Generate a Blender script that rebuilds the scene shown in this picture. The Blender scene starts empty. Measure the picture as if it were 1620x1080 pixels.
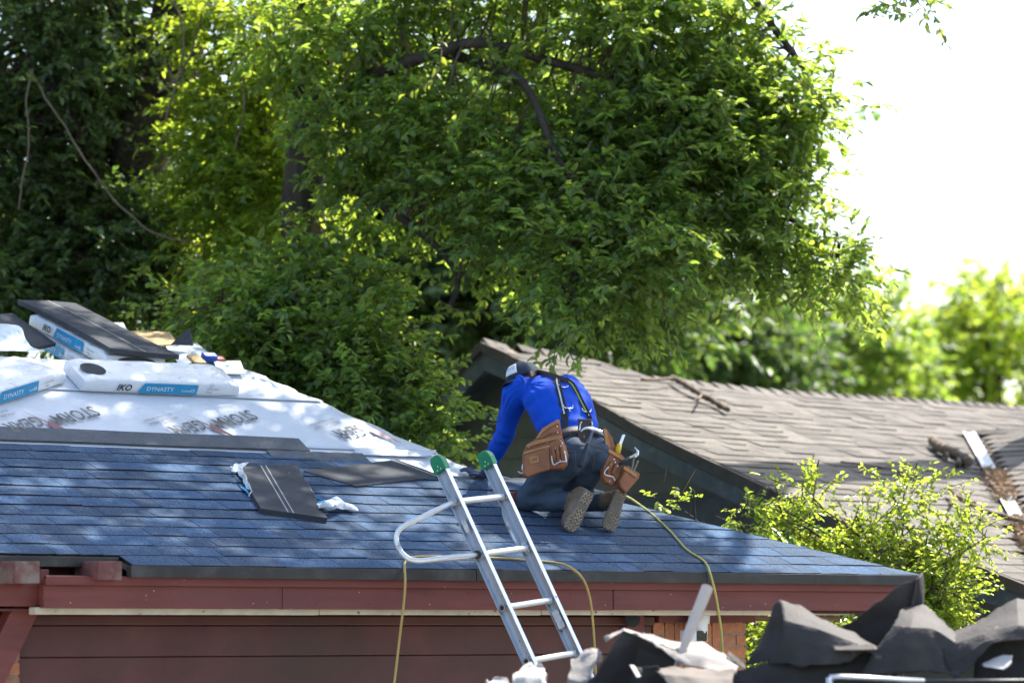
import bpy, math, random
import numpy as np
from mathutils import Vector as V, Matrix, noise as mnoise
random.seed(7); RNG = np.random.default_rng(11)
sc = bpy.context.scene
COL = sc.collection
rad = math.radians

# ------------------------------------------------------------------ camera
CZ = 2.4                      # eye height above the ground
FPX, HZ = 5200.0, 990.0       # focal length and horizon row of the photograph (1620 px wide)
PITCH = math.atan((HZ - 540) / FPX)
cam_d = bpy.data.cameras.new('camera'); cam = bpy.data.objects.new('camera', cam_d); COL.objects.link(cam)
cam.location = (0, 0, CZ); cam.rotation_euler = (rad(90) + PITCH, 0, 0)
cam_d.sensor_width = 36; cam_d.lens = FPX / 1620 * 36; cam_d.clip_start = 0.5; cam_d.clip_end = 3000
cam_d.dof.use_dof = True; cam_d.dof.focus_distance = 17.6; cam_d.dof.aperture_fstop = 2.1
sc.camera = cam
# ------------------------------------------------------------------ sky, sun, exposure
SUN_AZ, SUN_EL = (0.62, 0.785), 54.0
sd = V((SUN_AZ[0], SUN_AZ[1], 0)).normalized() * math.cos(rad(SUN_EL)); sd.z = math.sin(rad(SUN_EL))
w = bpy.data.worlds.new('World'); sc.world = w; w.use_nodes = True
nt = w.node_tree; bgn = nt.nodes['Background']
sky = nt.nodes.new('ShaderNodeTexSky'); sky.sky_type = 'NISHITA'; sky.sun_disc = False
sky.sun_elevation = rad(SUN_EL); sky.sun_rotation = math.atan2(sd.x, sd.y)
sky.air_density = 1.0; sky.dust_density = 2.2; sky.ozone_density = 1.0
nt.links.new(sky.outputs[0], bgn.inputs[0]); bgn.inputs[1].default_value = 0.15
sl = bpy.data.lights.new('sun', 'SUN'); sl.energy = 5.0; sl.angle = rad(0.55); sl.color = (1, 0.95, 0.86)
so = bpy.data.objects.new('sun', sl); COL.objects.link(so)
so.rotation_euler = (-sd).to_track_quat('-Z', 'Y').to_euler(); so.location = (8, 10, 30)
sc.view_settings.view_transform = 'Standard'; sc.view_settings.look = 'None'
sc.view_settings.gamma = 1; sc.view_settings.use_curve_mapping = False
sc.view_settings.exposure = 1.4
sc.cycles.max_bounces = 6; sc.cycles.transparent_max_bounces = 8; sc.cycles.sample_clamp_indirect = 6

# ------------------------------------------------------------------ helpers
CAM = V((0, 0, CZ))
_fw = V((0, math.cos(PITCH), math.sin(PITCH))); _up = V((0, -math.sin(PITCH), math.cos(PITCH)))
def ray(x, y):
    return (V((1, 0, 0)) * ((x - 810) / FPX) + _up * ((540 - y) / FPX) + _fw)
def at(x, y, Y):
    d = ray(x, y); return CAM + d * (Y / d.y)
def onp(x, y, p0, n):
    d = ray(x, y); return CAM + d * ((p0 - CAM).dot(n) / d.dot(n))
Z = V((0, 0, 1))
OFF = {}
def link(o): COL.objects.link(o); return o
def tag(o, label=None, cat=None, group=None, kind=None):
    for k, v in (('label', label), ('category', cat), ('group', group), ('kind', kind)):
        if v: o[k] = v
    return o
def thing(name, loc, label, cat, group=None):
    o = link(bpy.data.objects.new(name, None)); o.location = loc; o.empty_display_size = 0.1
    OFF[o.name] = V(loc); return tag(o, label, cat, group)
def off(o): return OFF[o.name]
class MB:
    def __init__(s): s.v = []; s.f = []
    def quad(s, *p):
        n = len(s.v); s.v += [V(q) for q in p]; s.f.append(tuple(range(n, n + len(p)))); return s
    def box(s, o, X, Y, Zv):                 # corner + three edge vectors
        n = len(s.v); o = V(o)
        s.v += [o, o+X, o+X+Y, o+Y, o+Zv, o+X+Zv, o+X+Y+Zv, o+Y+Zv]
        fs = [(0,3,2,1),(4,5,6,7),(0,1,5,4),(1,2,6,5),(2,3,7,6),(3,0,4,7)]
        if X.cross(Y).dot(Zv) < 0: fs = [f[::-1] for f in fs]
        s.f += [tuple(i+n for i in f) for f in fs]; return s
    def cbox(s, c, X, Y, Zv): return s.box(V(c) - (X+Y+Zv)*0.5, X, Y, Zv)
    def prism(s, poly, d):                   # polygon (list of points) extruded by d
        n = len(s.v); k = len(poly); s.v += [V(p) for p in poly] + [V(p)+d for p in poly]
        s.f.append(tuple(range(n+k-1, n-1, -1))); s.f.append(tuple(range(n+k, n+2*k)))
        for i in range(k): j = (i+1) % k; s.f.append((n+i, n+j, n+k+j, n+k+i))
        return s
    def rings(s, rs, cap=True):
        n = len(s.v); k = len(rs[0])
        for r in rs: s.v += [V(p) for p in r]
        for a in range(len(rs)-1):
            for i in range(k):
                j = (i+1) % k; s.f.append((n+a*k+i, n+a*k+j, n+(a+1)*k+j, n+(a+1)*k+i))
        if cap:
            s.f.append(tuple(range(n+k-1, n-1, -1))); m = n+(len(rs)-1)*k; s.f.append(tuple(range(m, m+k)))
        return s
    def tube(s, pts, r, n=8, cap=True):      # round tube along points, r number or list
        pts = [V(p) for p in pts]; rs = []
        rr = r if isinstance(r, (list, tuple)) else [r]*len(pts)
        a = None
        for i, p in enumerate(pts):
            t = (pts[min(i+1, len(pts)-1)] - pts[max(i-1, 0)]).normalized()
            if a is None:
                a = t.orthogonal().normalized()
            a = (a - t*a.dot(t)).normalized(); b = t.cross(a)
            rs.append([p + (a*math.cos(k*2*math.pi/n) + b*math.sin(k*2*math.pi/n))*rr[i] for k in range(n)])
        return s.rings(rs, cap)
    def loft(s, secs, n=16, p=2.2):          # (centre, half-vector A, half-vector B) super-ellipse sections
        rs = []
        for c, A, B in secs:
            r = []
            for k in range(n):
                t = k*2*math.pi/n; cs, sn = math.cos(t), math.sin(t)
                r.append(V(c) + A*(math.copysign(abs(cs)**(2/p), cs)) + B*(math.copysign(abs(sn)**(2/p), sn)))
            rs.append(r)
        return s.rings(rs)
    def ball(s, c, A, B, C, n=14, m=9):
        rs = []
        for i in range(m):
            t = -math.pi/2 + math.pi*(i+0.02*(i==0)-0.02*(i==m-1))/(m-1); cz, sz = math.cos(t), math.sin(t)
            cz = max(cz, 0.03)
            rs.append([V(c) + C*sz + (A*math.cos(k*2*math.pi/n) + B*math.sin(k*2*math.pi/n))*cz for k in range(n)])
        return s.rings(rs)
    def grid(s, G):                          # G[i][j] points
        n = len(s.v); a = len(G); b = len(G[0])
        for r in G: s.v += [V(p) for p in r]
        for i in range(a-1):
            for j in range(b-1):
                s.f.append((n+i*b+j, n+i*b+j+1, n+(i+1)*b+j+1, n+(i+1)*b+j))
        return s
def mesh_of(mb, name, o=V((0,0,0)), smooth=False):
    me = bpy.data.meshes.new(name)
    me.from_pydata([tuple(p - o) for p in mb.v], [], mb.f)
    if smooth: me.polygons.foreach_set('use_smooth', [True]*len(me.polygons))
    me.update(); return me
def obj(name, mb, mat, parent=None, smooth=False, origin=None, bevel=0, auto=None):
    if parent is not None: o0 = off(parent)
    elif origin is not None: o0 = V(origin)
    else:
        xs = [p.x for p in mb.v]; ys = [p.y for p in mb.v]; zs = [p.z for p in mb.v]
        o0 = V(((min(xs)+max(xs))/2, (min(ys)+max(ys))/2, min(zs)))
    me = mesh_of(mb, name, o0, smooth)
    o = link(bpy.data.objects.new(name, me))
    if mat: me.materials.append(mat)
    if parent is not None: o.parent = parent
    else: o.location = o0
    OFF[o.name] = o0
    if bevel:
        m = o.modifiers.new('bevel', 'BEVEL'); m.width = bevel; m.segments = 2; m.limit_method = 'ANGLE'; m.angle_limit = rad(35)
    if auto: o.data.set_sharp_from_angle(angle=rad(auto))
    return o
def place(name, me, mat4, parent):           # shared mesh piece under a parent whose offset is known
    o = link(bpy.data.objects.new(name, me)); o.parent = parent
    o.matrix_basis = Matrix.Translation(-off(parent)) @ mat4; OFF[o.name] = off(parent); return o
def frame(o, X, Y, Zv):
    m = Matrix.Identity(4)
    for i, a in enumerate((X, Y, Zv)):
        for r in range(3): m[r][i] = a[r]
    for r in range(3): m[r][3] = o[r]
    return m
def crom(P, n):                              # Catmull-Rom through points, n per span
    P = [V(p) for p in P]; out = []
    for i in range(len(P)-1):
        p0 = P[max(i-1,0)]; p1 = P[i]; p2 = P[i+1]; p3 = P[min(i+2, len(P)-1)]
        for k in range(n):
            t = k/n
            out.append(0.5*((2*p1) + (p2-p0)*t + (2*p0-5*p1+4*p2-p3)*t*t + (3*p1-p0-3*p2+p3)*t**3))
    out.append(P[-1]); return out
def patch(ctrl, n=6):                        # smooth sheet through a control grid
    rows = [crom(r, n) for r in ctrl]
    cols = [crom([r[j] for r in rows], n) for j in range(len(rows[0]))]
    return [[cols[j][i] for j in range(len(cols))] for i in range(len(cols[0]))]
def solid(o, t, offs=-1):
    m = o.modifiers.new('thick', 'SOLIDIFY'); m.thickness = t; m.offset = offs; return o

# ------------------------------------------------------------------ materials
MATS = {}
def M(name, col, rough=0.6, var=0.12, scale=12.0, bump=0.15, bscale=90.0, bdist=0.004, metal=0.0, spec=0.4,
      stretch=(1,1,1), col2=None, rnd=0.0, blotch=None, bl_scale=3.0, bl_lo=0.5, bl_hi=0.65, gran=0.0, coat=0.0, chip=None):
    if name in MATS: return MATS[name]
    m = bpy.data.materials.new(name); m.use_nodes = True; n = m.node_tree; L = n.links.new
    b = n.nodes['Principled BSDF']; N = n.nodes.new
    b.inputs['Roughness'].default_value = rough; b.inputs['Metallic'].default_value = metal
    b.inputs['Specular IOR Level'].default_value = spec
    if coat: b.inputs['Coat Weight'].default_value = coat
    tc = N('ShaderNodeTexCoord'); mp = N('ShaderNodeMapping'); mp.inputs['Scale'].default_value = stretch
    L(tc.outputs['Object'], mp.inputs[0])
    t = N('ShaderNodeTexNoise'); t.inputs['Scale'].default_value = scale; t.inputs['Detail'].default_value = 5
    L(mp.outputs[0], t.inputs['Vector'])
    r = N('ShaderNodeMapRange'); r.inputs[1].default_value = 0.3; r.inputs[2].default_value = 0.7
    L(t.outputs['Fac'], r.inputs[0])
    c1 = V(col); c2 = V(col2) if col2 else c1
    mix = N('ShaderNodeMix'); mix.data_type = 'RGBA'
    mix.inputs[6].default_value = (*(c1*(1-var)), 1); mix.inputs[7].default_value = (*(c2*(1+var)), 1)
    L(r.outputs[0], mix.inputs[0]); out = mix.outputs[2]
    if rnd:
        oi = N('ShaderNodeObjectInfo'); ge = N('ShaderNodeNewGeometry'); ad = N('ShaderNodeMath'); fr = N('ShaderNodeMath')
        fr.operation = 'FRACT'; L(oi.outputs['Random'], ad.inputs[0]); L(ge.outputs['Random Per Island'], ad.inputs[1]); L(ad.outputs[0], fr.inputs[0])
        mr = N('ShaderNodeMapRange'); mr.inputs[3].default_value = 1-rnd; mr.inputs[4].default_value = 1+rnd; L(fr.outputs[0], mr.inputs[0])
        hs = N('ShaderNodeHueSaturation'); L(mr.outputs[0], hs.inputs['Value']); L(out, hs.inputs['Color'])
        sr = N('ShaderNodeMapRange'); sr.inputs[3].default_value = 1-rnd*.5; sr.inputs[4].default_value = 1+rnd*.35; L(fr.outputs[0], sr.inputs[0])
        L(sr.outputs[0], hs.inputs['Saturation']); out = hs.outputs[0]
    if gran:
        g = N('ShaderNodeTexNoise'); g.inputs['Scale'].default_value = 125; g.inputs['Detail'].default_value = 2; L(tc.outputs['Object'], g.inputs['Vector'])
        gr = N('ShaderNodeMapRange'); gr.inputs[1].default_value = .3; gr.inputs[2].default_value = .7; gr.inputs[3].default_value = 1-gran; gr.inputs[4].default_value = 1+gran
        L(g.outputs['Fac'], gr.inputs[0]); h2 = N('ShaderNodeHueSaturation'); L(gr.outputs[0], h2.inputs['Value']); L(out, h2.inputs['Color']); out = h2.outputs[0]
    if blotch:
        q = N('ShaderNodeTexNoise'); q.inputs['Scale'].default_value = bl_scale; q.inputs['Detail'].default_value = 8; q.inputs['Roughness'].default_value = .65
        L(mp.outputs[0], q.inputs['Vector'])
        qr = N('ShaderNodeMapRange'); qr.inputs[1].default_value = bl_lo; qr.inputs[2].default_value = bl_hi; L(q.outputs['Fac'], qr.inputs[0])
        m2 = N('ShaderNodeMix'); m2.data_type = 'RGBA'; m2.inputs[7].default_value = (*blotch, 1); L(out, m2.inputs[6]); L(qr.outputs[0], m2.inputs[0]); out = m2.outputs[2]
    if chip:
        cc, csc, clo, chi = chip
        q = N('ShaderNodeTexNoise'); q.inputs['Scale'].default_value = csc; q.inputs['Detail'].default_value = 4; q.inputs['Roughness'].default_value = .6; L(tc.outputs['Object'], q.inputs['Vector'])
        qr = N('ShaderNodeMapRange'); qr.inputs[1].default_value = clo; qr.inputs[2].default_value = chi; L(q.outputs['Fac'], qr.inputs[0])
        m3 = N('ShaderNodeMix'); m3.data_type = 'RGBA'; m3.inputs[7].default_value = (*cc, 1); L(out, m3.inputs[6]); L(qr.outputs[0], m3.inputs[0]); out = m3.outputs[2]
    L(out, b.inputs['Base Color'])
    if bump:
        bn = N('ShaderNodeTexNoise'); bn.inputs['Scale'].default_value = bscale; bn.inputs['Detail'].default_value = 3; L(mp.outputs[0], bn.inputs['Vector'])
        bp = N('ShaderNodeBump'); bp.inputs['Strength'].default_value = bump; bp.inputs['Distance'].default_value = bdist
        L(bn.outputs['Fac'], bp.inputs['Height']); L(bp.outputs[0], b.inputs['Normal'])
    MATS[name] = m; return m
def leafmat(name, c_refl, c_trans, var=0.35, tw=0.5, rough=0.42):
    m = bpy.data.materials.new(name); m.use_nodes = True; n = m.node_tree; L = n.links.new; N = n.nodes.new
    b = n.nodes['Principled BSDF']; outp = n.nodes['Material Output']
    b.inputs['Roughness'].default_value = rough; b.inputs['Specular IOR Level'].default_value = 0.65
    ge = N('ShaderNodeNewGeometry')
    def vary(c, shift):
        hs = N('ShaderNodeHueSaturation'); hs.inputs['Color'].default_value = (*c, 1)
        mr = N('ShaderNodeMapRange'); mr.inputs[3].default_value = 1-var; mr.inputs[4].default_value = 1+var; L(ge.outputs['Random Per Island'], mr.inputs[0]); L(mr.outputs[0], hs.inputs['Value'])
        ml = N('ShaderNodeMath'); ml.operation = 'MULTIPLY'; ml.inputs[1].default_value = 7.31; L(ge.outputs['Random Per Island'], ml.inputs[0])
        fr = N('ShaderNodeMath'); fr.operation = 'FRACT'; L(ml.outputs[0], fr.inputs[0])
        mh = N('ShaderNodeMapRange'); mh.inputs[3].default_value = .5-shift; mh.inputs[4].default_value = .5+shift; L(fr.outputs[0], mh.inputs[0]); L(mh.outputs[0], hs.inputs['Hue'])
        return hs.outputs[0]
    L(vary(c_refl, .025), b.inputs['Base Color'])
    tr = N('ShaderNodeBsdfTranslucent'); L(vary(c_trans, .02), tr.inputs[0])
    mx = N('ShaderNodeMixShader'); mx.inputs[0].default_value = tw
    L(b.outputs[0], mx.inputs[1]); L(tr.outputs[0], mx.inputs[2]); L(mx.outputs[0], outp.inputs[0])
    return m
# ------------------------------------------------------------------ ground
ground = MB(); ground.quad((-400,-50,0),(400,-50,0),(400,900,0),(-400,900,0))
g = obj('ground', ground, M('grass_ground', (0.06,0.075,0.03), .9, .35, 3, .4, 30, .02), origin=(0,0,0)); tag(g, kind='structure')
dr = MB(); dr.quad((-14,4,.004),(9,4,.004),(9,19.5,.004),(-14,15.2,.004))
d_ = obj('driveway', dr, M('concrete', (0.42,0.40,0.37), .85, .12, 4, .2, 60, .006), origin=(0,0,.004)); tag(d_, kind='structure')

# ================================================================== RED HOUSE
PSI = rad(36); E = V((math.cos(PSI), math.sin(PSI), 0)); B = V((-math.sin(PSI), math.cos(PSI), 0))
O = at(800, 903, 17.3)                       # a point of the eave
TH1, TH2 = rad(20.0), rad(31.0)
S1 = B*math.cos(TH1) + Z*math.sin(TH1); N1 = E.cross(S1).normalized()
if N1.z < 0: N1 = -N1
S2 = B*math.cos(TH2) + Z*math.sin(TH2); N2 = E.cross(S2).normalized()
def low(x, y, h=0.0):
    p = onp(x, y, O + N1*h, N1); return p
BK = low(739, 740)                           # where the hip changes pitch
SB = (BK - O).dot(S1)                        # slope length of the lower pitch
O2 = O + S1*SB
def upp(x, y, h=0.0): return onp(x, y, O2 + N2*h, N2)
def rp(a, s, h=0.0):                         # point of the roof surface: a along the eave, s up the slope
    if s <= SB: return O + E*a + S1*s + N1*h
    return O2 + E*a + S2*(s-SB) + N2*h
def roofpt(x, y, h=0.0):                     # pixel -> point on whichever pitch it lies on
    p = low(x, y, h)
    if (p-O).dot(S1) <= SB: return p
    return upp(x, y, h)
def acoord(p): return (p-O).dot(E)
def scoord(p):
    s = (p-O).dot(S1)
    return s if s <= SB+1e-4 else SB + (p-O2).dot(S2)
CORN = onp(1457, 911, O, V((E.y, -E.x, 0)))  # corner on the vertical plane of the eave
A_C = (CORN-O).dot(E)
A_B = acoord(BK)
APX = upp(392, 588); A_A, S_A = acoord(APX), scoord(APX)
def hip_a(s):                                # eave coordinate of the hip at slope s
    if s <= SB: return A_C + (A_B-A_C)*s/SB
    return A_B + (A_A-A_B)*(s-SB)/(S_A-SB)
print('house: corner a %.2f  break a %.2f s %.2f  apex a %.2f s %.2f' % (A_C, A_B, SB, A_A, S_A))
A_L = -5.2                                   # left end of what is built
house = thing('red_house', (O.x, O.y, 0), 'low red house with a half finished blue shingle roof the worker kneels on', 'house')
mRed = M('red_paint', (0.165,0.041,0.033), .55, .25, 5, .3, 60, .004, stretch=(.5,.5,4), blotch=(0.095,0.033,0.034), bl_scale=2.5, bl_lo=.48, bl_hi=.75, chip=((0.34,0.22,0.20), 22, .70, .73))
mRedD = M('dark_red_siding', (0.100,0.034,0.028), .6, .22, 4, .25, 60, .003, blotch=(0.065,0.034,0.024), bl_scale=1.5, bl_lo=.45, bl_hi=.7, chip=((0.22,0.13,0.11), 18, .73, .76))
mCream = M('cream_trim', (0.56,0.49,0.37), .6, .16, 9, .15, 80, chip=((0.20,0.12,0.09), 24, .64, .68))
mDrip = M('dark_drip_edge', (0.030,0.028,0.026), .45, .3, 6, .15, 60, blotch=(0.075,0.068,0.06), bl_scale=5, bl_lo=.5, bl_hi=.75)
mWood = M('weathered_wood', (0.20,0.13,0.085), .8, .3, 14, .4, 60, .004, stretch=(1,1,6))
mDeck = M('deck_board', (0.16,0.12,0.08), .8, .2)
# deck: both pitches, hip side, back
dk = MB(); A_STEP0 = acoord(low(206, 893))
T = 0.03
e0, e1 = rp(A_L,0,-T), rp(A_C,0,-T); b0, b1 = rp(A_L,SB,-T), rp(A_B,SB,-T); r0, r1 = rp(A_L,S_A,-T), rp(A_A,S_A,-T)
eS0, eS1, eSu = rp(A_L,.14,-T), rp(A_STEP0,.14,-T), rp(A_STEP0,0,-T)
dk.quad(eS0,eS1,rp(A_STEP0,SB,-T),b0); dk.quad(eSu,e1,b1,rp(A_STEP0,SB,-T)); dk.quad(b0,b1,r1,r0)
LB = 6.0
dk.quad(e1, e1+B*LB, b1+B*(LB-(A_C-A_B)), b1); dk.quad(b1, b1+B*(LB-(A_C-A_B)), r1+B*0.4, r1)
rb = r1 + B*4.2 - Z*1.9; lb = r0 + B*4.2 - Z*1.9
dk.quad(r0, r1, rb, lb); dk.quad(r1, r1+B*.4, rb)
roof = obj('roof', dk, mDeck, house)
solid(roof, 0.02, 0)

# ---- shingles on the lower pitch
mSh = M('blue_shingle', (0.057,0.095,0.158), .92, .18, 5, .8, 150, .005, spec=.15, rnd=.22, gran=.55)
mShTop = M('shingle_headlap', (0.115,0.122,0.135), .92, .10, 9, .4, 380, .003, spec=.15, gran=.22)
mShEdge = M('shingle_edge', (0.02,0.02,0.022), .9, .1)
S_TOP = scoord(upp(200, 688)) - .125        # slope length covered by shingles so far
EXPO = S_TOP/round(S_TOP/.149)
WID = [0.13, 0.17, 0.2, 0.24, 0.29, 0.34]
def tab_mesh(wd, L=EXPO+0.035, k=0, top_w=None):
    r = random.Random(k*31+int(wd*1000)); m = MB()
    t0 = 0.0072 + r.uniform(-.0015,.0015)
    j = [r.uniform(-.004,.004) for _ in range(4)]
    x0, x1 = 0.0022, wd-0.0022
    xm = (x0+x1)/2
    top = [V((x0,j[0],t0)), V((xm,j[1],t0+r.uniform(-.001,.002))), V((x1,j[2],t0)), V((x1,L,.0025)), V((xm,L,.0025)), V((x0,L,.0025))]
    if top_w is not None:
        top[3].x = max(top_w, x0+.002); top[4].x = (x0+top[3].x)/2
    bot = [V((p.x,p.y,0.0)) for p in top]
    m.v = top+bot
    m.f = [(0,1,4,5),(1,2,3,4),(6,7,1,0),(7,8,2,1),(8,9,3,2),(10,11,5,4),(9,10,4,3),(11,6,0,5)]
    return m
TABS = {}
for wd in WID:
    for k in range(3):
        mb = tab_mesh(wd, k=k); me = mesh_of(mb, 'shingle'); me.materials.append(mSh); me.materials.append(mShEdge)
        for p in me.polygons:
            if p.index in (2,3): p.material_index = 1
        TABS[(wd,k)] = me
rs = random.Random(5)
# right-hand ends of the upper courses (photo: stepped)
n_c = int(SB/EXPO) + 1
STEP_A = acoord(upp(205, 884)) if False else None
rest = MB(); rest_e = []
cand = []
SHOFF = 0.003
def end_a(i):
    s = i*EXPO
    lim = hip_a(s + EXPO*.5) - 0.01
    for (j, px, py) in STEPS:
        if i == j: lim = min(lim, acoord(roofpt(px, py)))
    return lim
TOPC = int(round(S_TOP/EXPO)) - 1            # last full course
STEPS = [(TOPC, 475, 703), (TOPC-1, 565, 715), (TOPC-2, 640, 732)]
A_STEP = acoord(low(206, 893))               # the eave is one course shorter left of here
for i in range(TOPC+1):
    s = i*EXPO
    a = A_L + rs.uniform(0, .2)
    if i == 0: a = A_STEP
    lim = end_a(i); stepped = any(i == j for j, _, _ in STEPS)
    if not stepped: lim = hip_a(s) + .004
    while a < lim - 0.02:
        wd = rs.choice(WID)
        full = lim if stepped else hip_a(s + EXPO + .035) + .004
        if a + wd > full: wd2 = (lim - a, full - a)
        else: wd2 = None
        cand.append((i, s, a, wd, wd2)); a += max(wd2) + 1 if wd2 else wd
def sframe(a, s, tilt=0.0):
    p = rp(a, s, SHOFF + .014*min(1, max(0, (s-SB+1.2)/.9)))
    up = S1 if s <= SB - .02 else S2
    up = (up*math.cos(tilt) + (N1 if s <= SB-.02 else N2)*math.sin(tilt))
    return frame(p, E, up, E.cross(up))
vis = [c for c in cand if c[4] is None and -1.9 - 0.9*0 < c[2] + 1.0 and acoord(at(0,890,15.6)) - .1 < c[2] < A_C]
def px_of(p):
    d = p - CAM; return (810 + FPX*d.x/(d.dot(_fw)), 540 - FPX*d.dot(_up)/d.dot(_fw))
vis = [c for c in cand if c[4] is None and -20 < px_of(rp(c[2], c[1]))[0] < 1600]
vis.sort(key=lambda c: c[1])                 # the nearest courses show largest
own = set(id(c) for c in vis[:300])
for c in cand:
    i, s, a, wd, wd2 = c
    k = rs.randrange(3); tilt = rs.uniform(-.006, .004); sh = rs.uniform(-.005,.005)
    if id(c) in own:
        place('shingle', TABS[(wd,k)], sframe(a, s+sh, tilt), roof)
    else:
        mb = tab_mesh(wd2[0] if wd2 else wd, k=rs.randrange(50), top_w=wd2[1] if wd2 else None); Fm = sframe(a, s+sh, tilt); n = len(rest.v)
        rest.v += [Fm @ p for p in mb.v]; rest.f += [tuple(q+n for q in f) for f in mb.f]
        rest_e += [1 if q in (2,3) else 0 for q in range(len(mb.f))]
o = obj('shingle', rest, mSh, roof); o['kind'] = 'stuff'; o.data.materials.append(mShEdge)
o.data.polygons.foreach_set('material_index', rest_e)
# grey unexposed tops of the last courses
for (j, px, py) in STEPS + [(TOPC-3, 720, 741)]:
    s = (j+1)*EXPO; lim = end_a(j) if j != TOPC-3 else hip_a(s)-.02
    a0 = A_L if j == TOPC else lim - 0.55 - .35*rs.random()
    top_s = s + 0.125
    mb = MB(); nseg = 14
    G = []
    for r_, ss in enumerate((s-.02, min(s+.05, SB) if s < SB < s+.1 else s+.05, top_s)):
        G.append([rp(a0+(lim-a0)*q/nseg, ss, .022 + .001*r_ + .002*math.sin(q*2.1+j) - .004*(TOPC-j)) for q in range(nseg+1)])
    mb.grid(G); o = obj('shingle_headlap', mb, mShTop, roof); solid(o, .006)
# hip side shingle face (seen only from beside)
mb = MB(); q = .008
mb.quad(rp(A_C,0,q), rp(A_C,0,q)+B*LB, rp(A_B,SB,q)+B*(LB-(A_C-A_B)), rp(A_B,SB,q)); obj('hip_side_shingles', mb, mSh, roof)

# ---- white underlayment, three laps
mUnd = M('white_underlayment', (0.60,0.625,0.67), .62, .06, 5, .5, 16, .012, spec=.25)
mInk = M('grey_print', (0.10,0.11,0.13), .6, .1); mInkR = M('red_print', (0.24,0.09,0.11), .6, .1)
lap2 = scoord(upp(300, 630)); lap1 = scoord(upp(640, 717))
def und(s0, s1, h, wav):
    mb = MB(); G = []; nA, nS = 60, 10
    for i in range(nS+1):
        s = s0 + (s1-s0)*i/nS; row = []
        aR = hip_a(s) + .02*math.sin(i*1.7)
        for j in range(nA+1):
            a = A_L + (aR-A_L)*j/nA
            hh = h + wav*mnoise.noise(V((a*2.2, s*3, h*50)))*(0.25 + .75*(i <= 1)) + (0.006 if i == 0 else 0)
            row.append(rp(a, s + (wav*1.3*mnoise.noise(V((a*1.5, 7, h*90))) if i == 0 else 0), hh))
        G.append(row)
    mb.grid(G); return solid(obj('underlayment', mb, mUnd, roof, smooth=True), .003)
und(SB-.28, lap1+.1, .004, .002); U1 = und(lap1, lap2+.1, .009, .004); U2 = und(lap2, S_A, .014, .005)
# the torn selvage flap at the lap's right end
mb = MB(); f0 = upp(692, 716, .02)
cg = [[upp(x, y, h) for (x, y, h) in r] for r in [[(560,711,.016),(620,712,.018),(668,713,.02),(690,712,.03)],[(562,719,.014),(622,721,.02),(672,722,.024),(684,719,.05)]]]
mb.grid(patch(cg, 5)); solid(obj('selvage_strip', mb, mUnd, roof, smooth=True), .003)
# side cover of the hip (white wrap going over)
mb = MB(); mb.quad(rp(A_B,SB,.006), rp(A_B,SB,.006)+B*3, rp(A_A,S_A,.006)+B*.5, rp(A_A,S_A,.006)); obj('underlayment_wrap', mb, mUnd, roof)
mb = MB(); mb.quad(rp(A_L,S_A,.006), rp(A_A,S_A,.006), rp(A_A,S_A,.006)+B*1.5-Z*.7, rp(A_L,S_A,.006)+B*1.5-Z*.7); obj('underlayment_back', mb, mUnd, roof)
def text(body, size, mat4, mat, parent, name='lettering', shear=0.0, bold=0.0, sx=1.0):
    cu = bpy.data.curves.new('t', 'FONT'); cu.body = body; cu.size = size; cu.shear = shear; cu.offset = bold
    cu.resolution_u = 2; cu.align_x = 'LEFT'
    ob = bpy.data.objects.new('t', cu); me = bpy.data.meshes.new_from_object(ob)
    me.name = name; me.materials.clear(); me.materials.append(mat)
    bpy.data.objects.remove(ob); bpy.data.curves.remove(cu)
    if sx != 1.0:
        for v_ in me.vertices: v_.co.x *= sx
    return place(name, me, mat4, parent)
def logo(px, py, full=True):                            # px,py: where the first letter's outer corner sits
    P0 = upp(px, py, .024)
    ang = rad(180-24)
    X = (E*math.cos(ang) - S2*math.sin(ang)).normalized(); Yv = N2.cross(X)
    X2 = X
    if full: text('STORM', .15, frame(P0, X2, Yv, N2), mInk, U1, shear=.2, bold=.003, sx=.74)
    Pg = P0 + X2*.385 - Yv*.0
    text('GEAR', .15, frame(Pg + X2*.05 - Yv*.03, X2, Yv, N2), mInk, U1, shear=.2, bold=.003, sx=.74)
    bolt = MB()
    c = Pg + X2*.035 + Yv*.06
    def q(a, b): return c + X2*a + Yv*b
    bolt.v = [q(-.05,.20), q(.012,.0), q(.03,.045), q(.012,.045), q(-.01,-.005), q(.05,-.17), q(-.004,-.01), q(-.022,-.03)]
    bolt.f = [(0,7,3), (7,6,3), (3,1,6), (1,5,6), (3,2,1)]
    o = obj('lightning_print', bolt, mInkR, U1)
    text('UNDERLAYMENT', .035, frame(Pg + X2*.14 - Yv*.11, X2, Yv, N2), mInk, U1, shear=.2)
    text('ROOFING SYSTEM', .03, frame(Pg + X2*.16 - Yv*.15, X2, Yv, N2), mInk, U1, shear=.2)
logo(143, 642); logo(392, 648); logo(640, 655, False)

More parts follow.
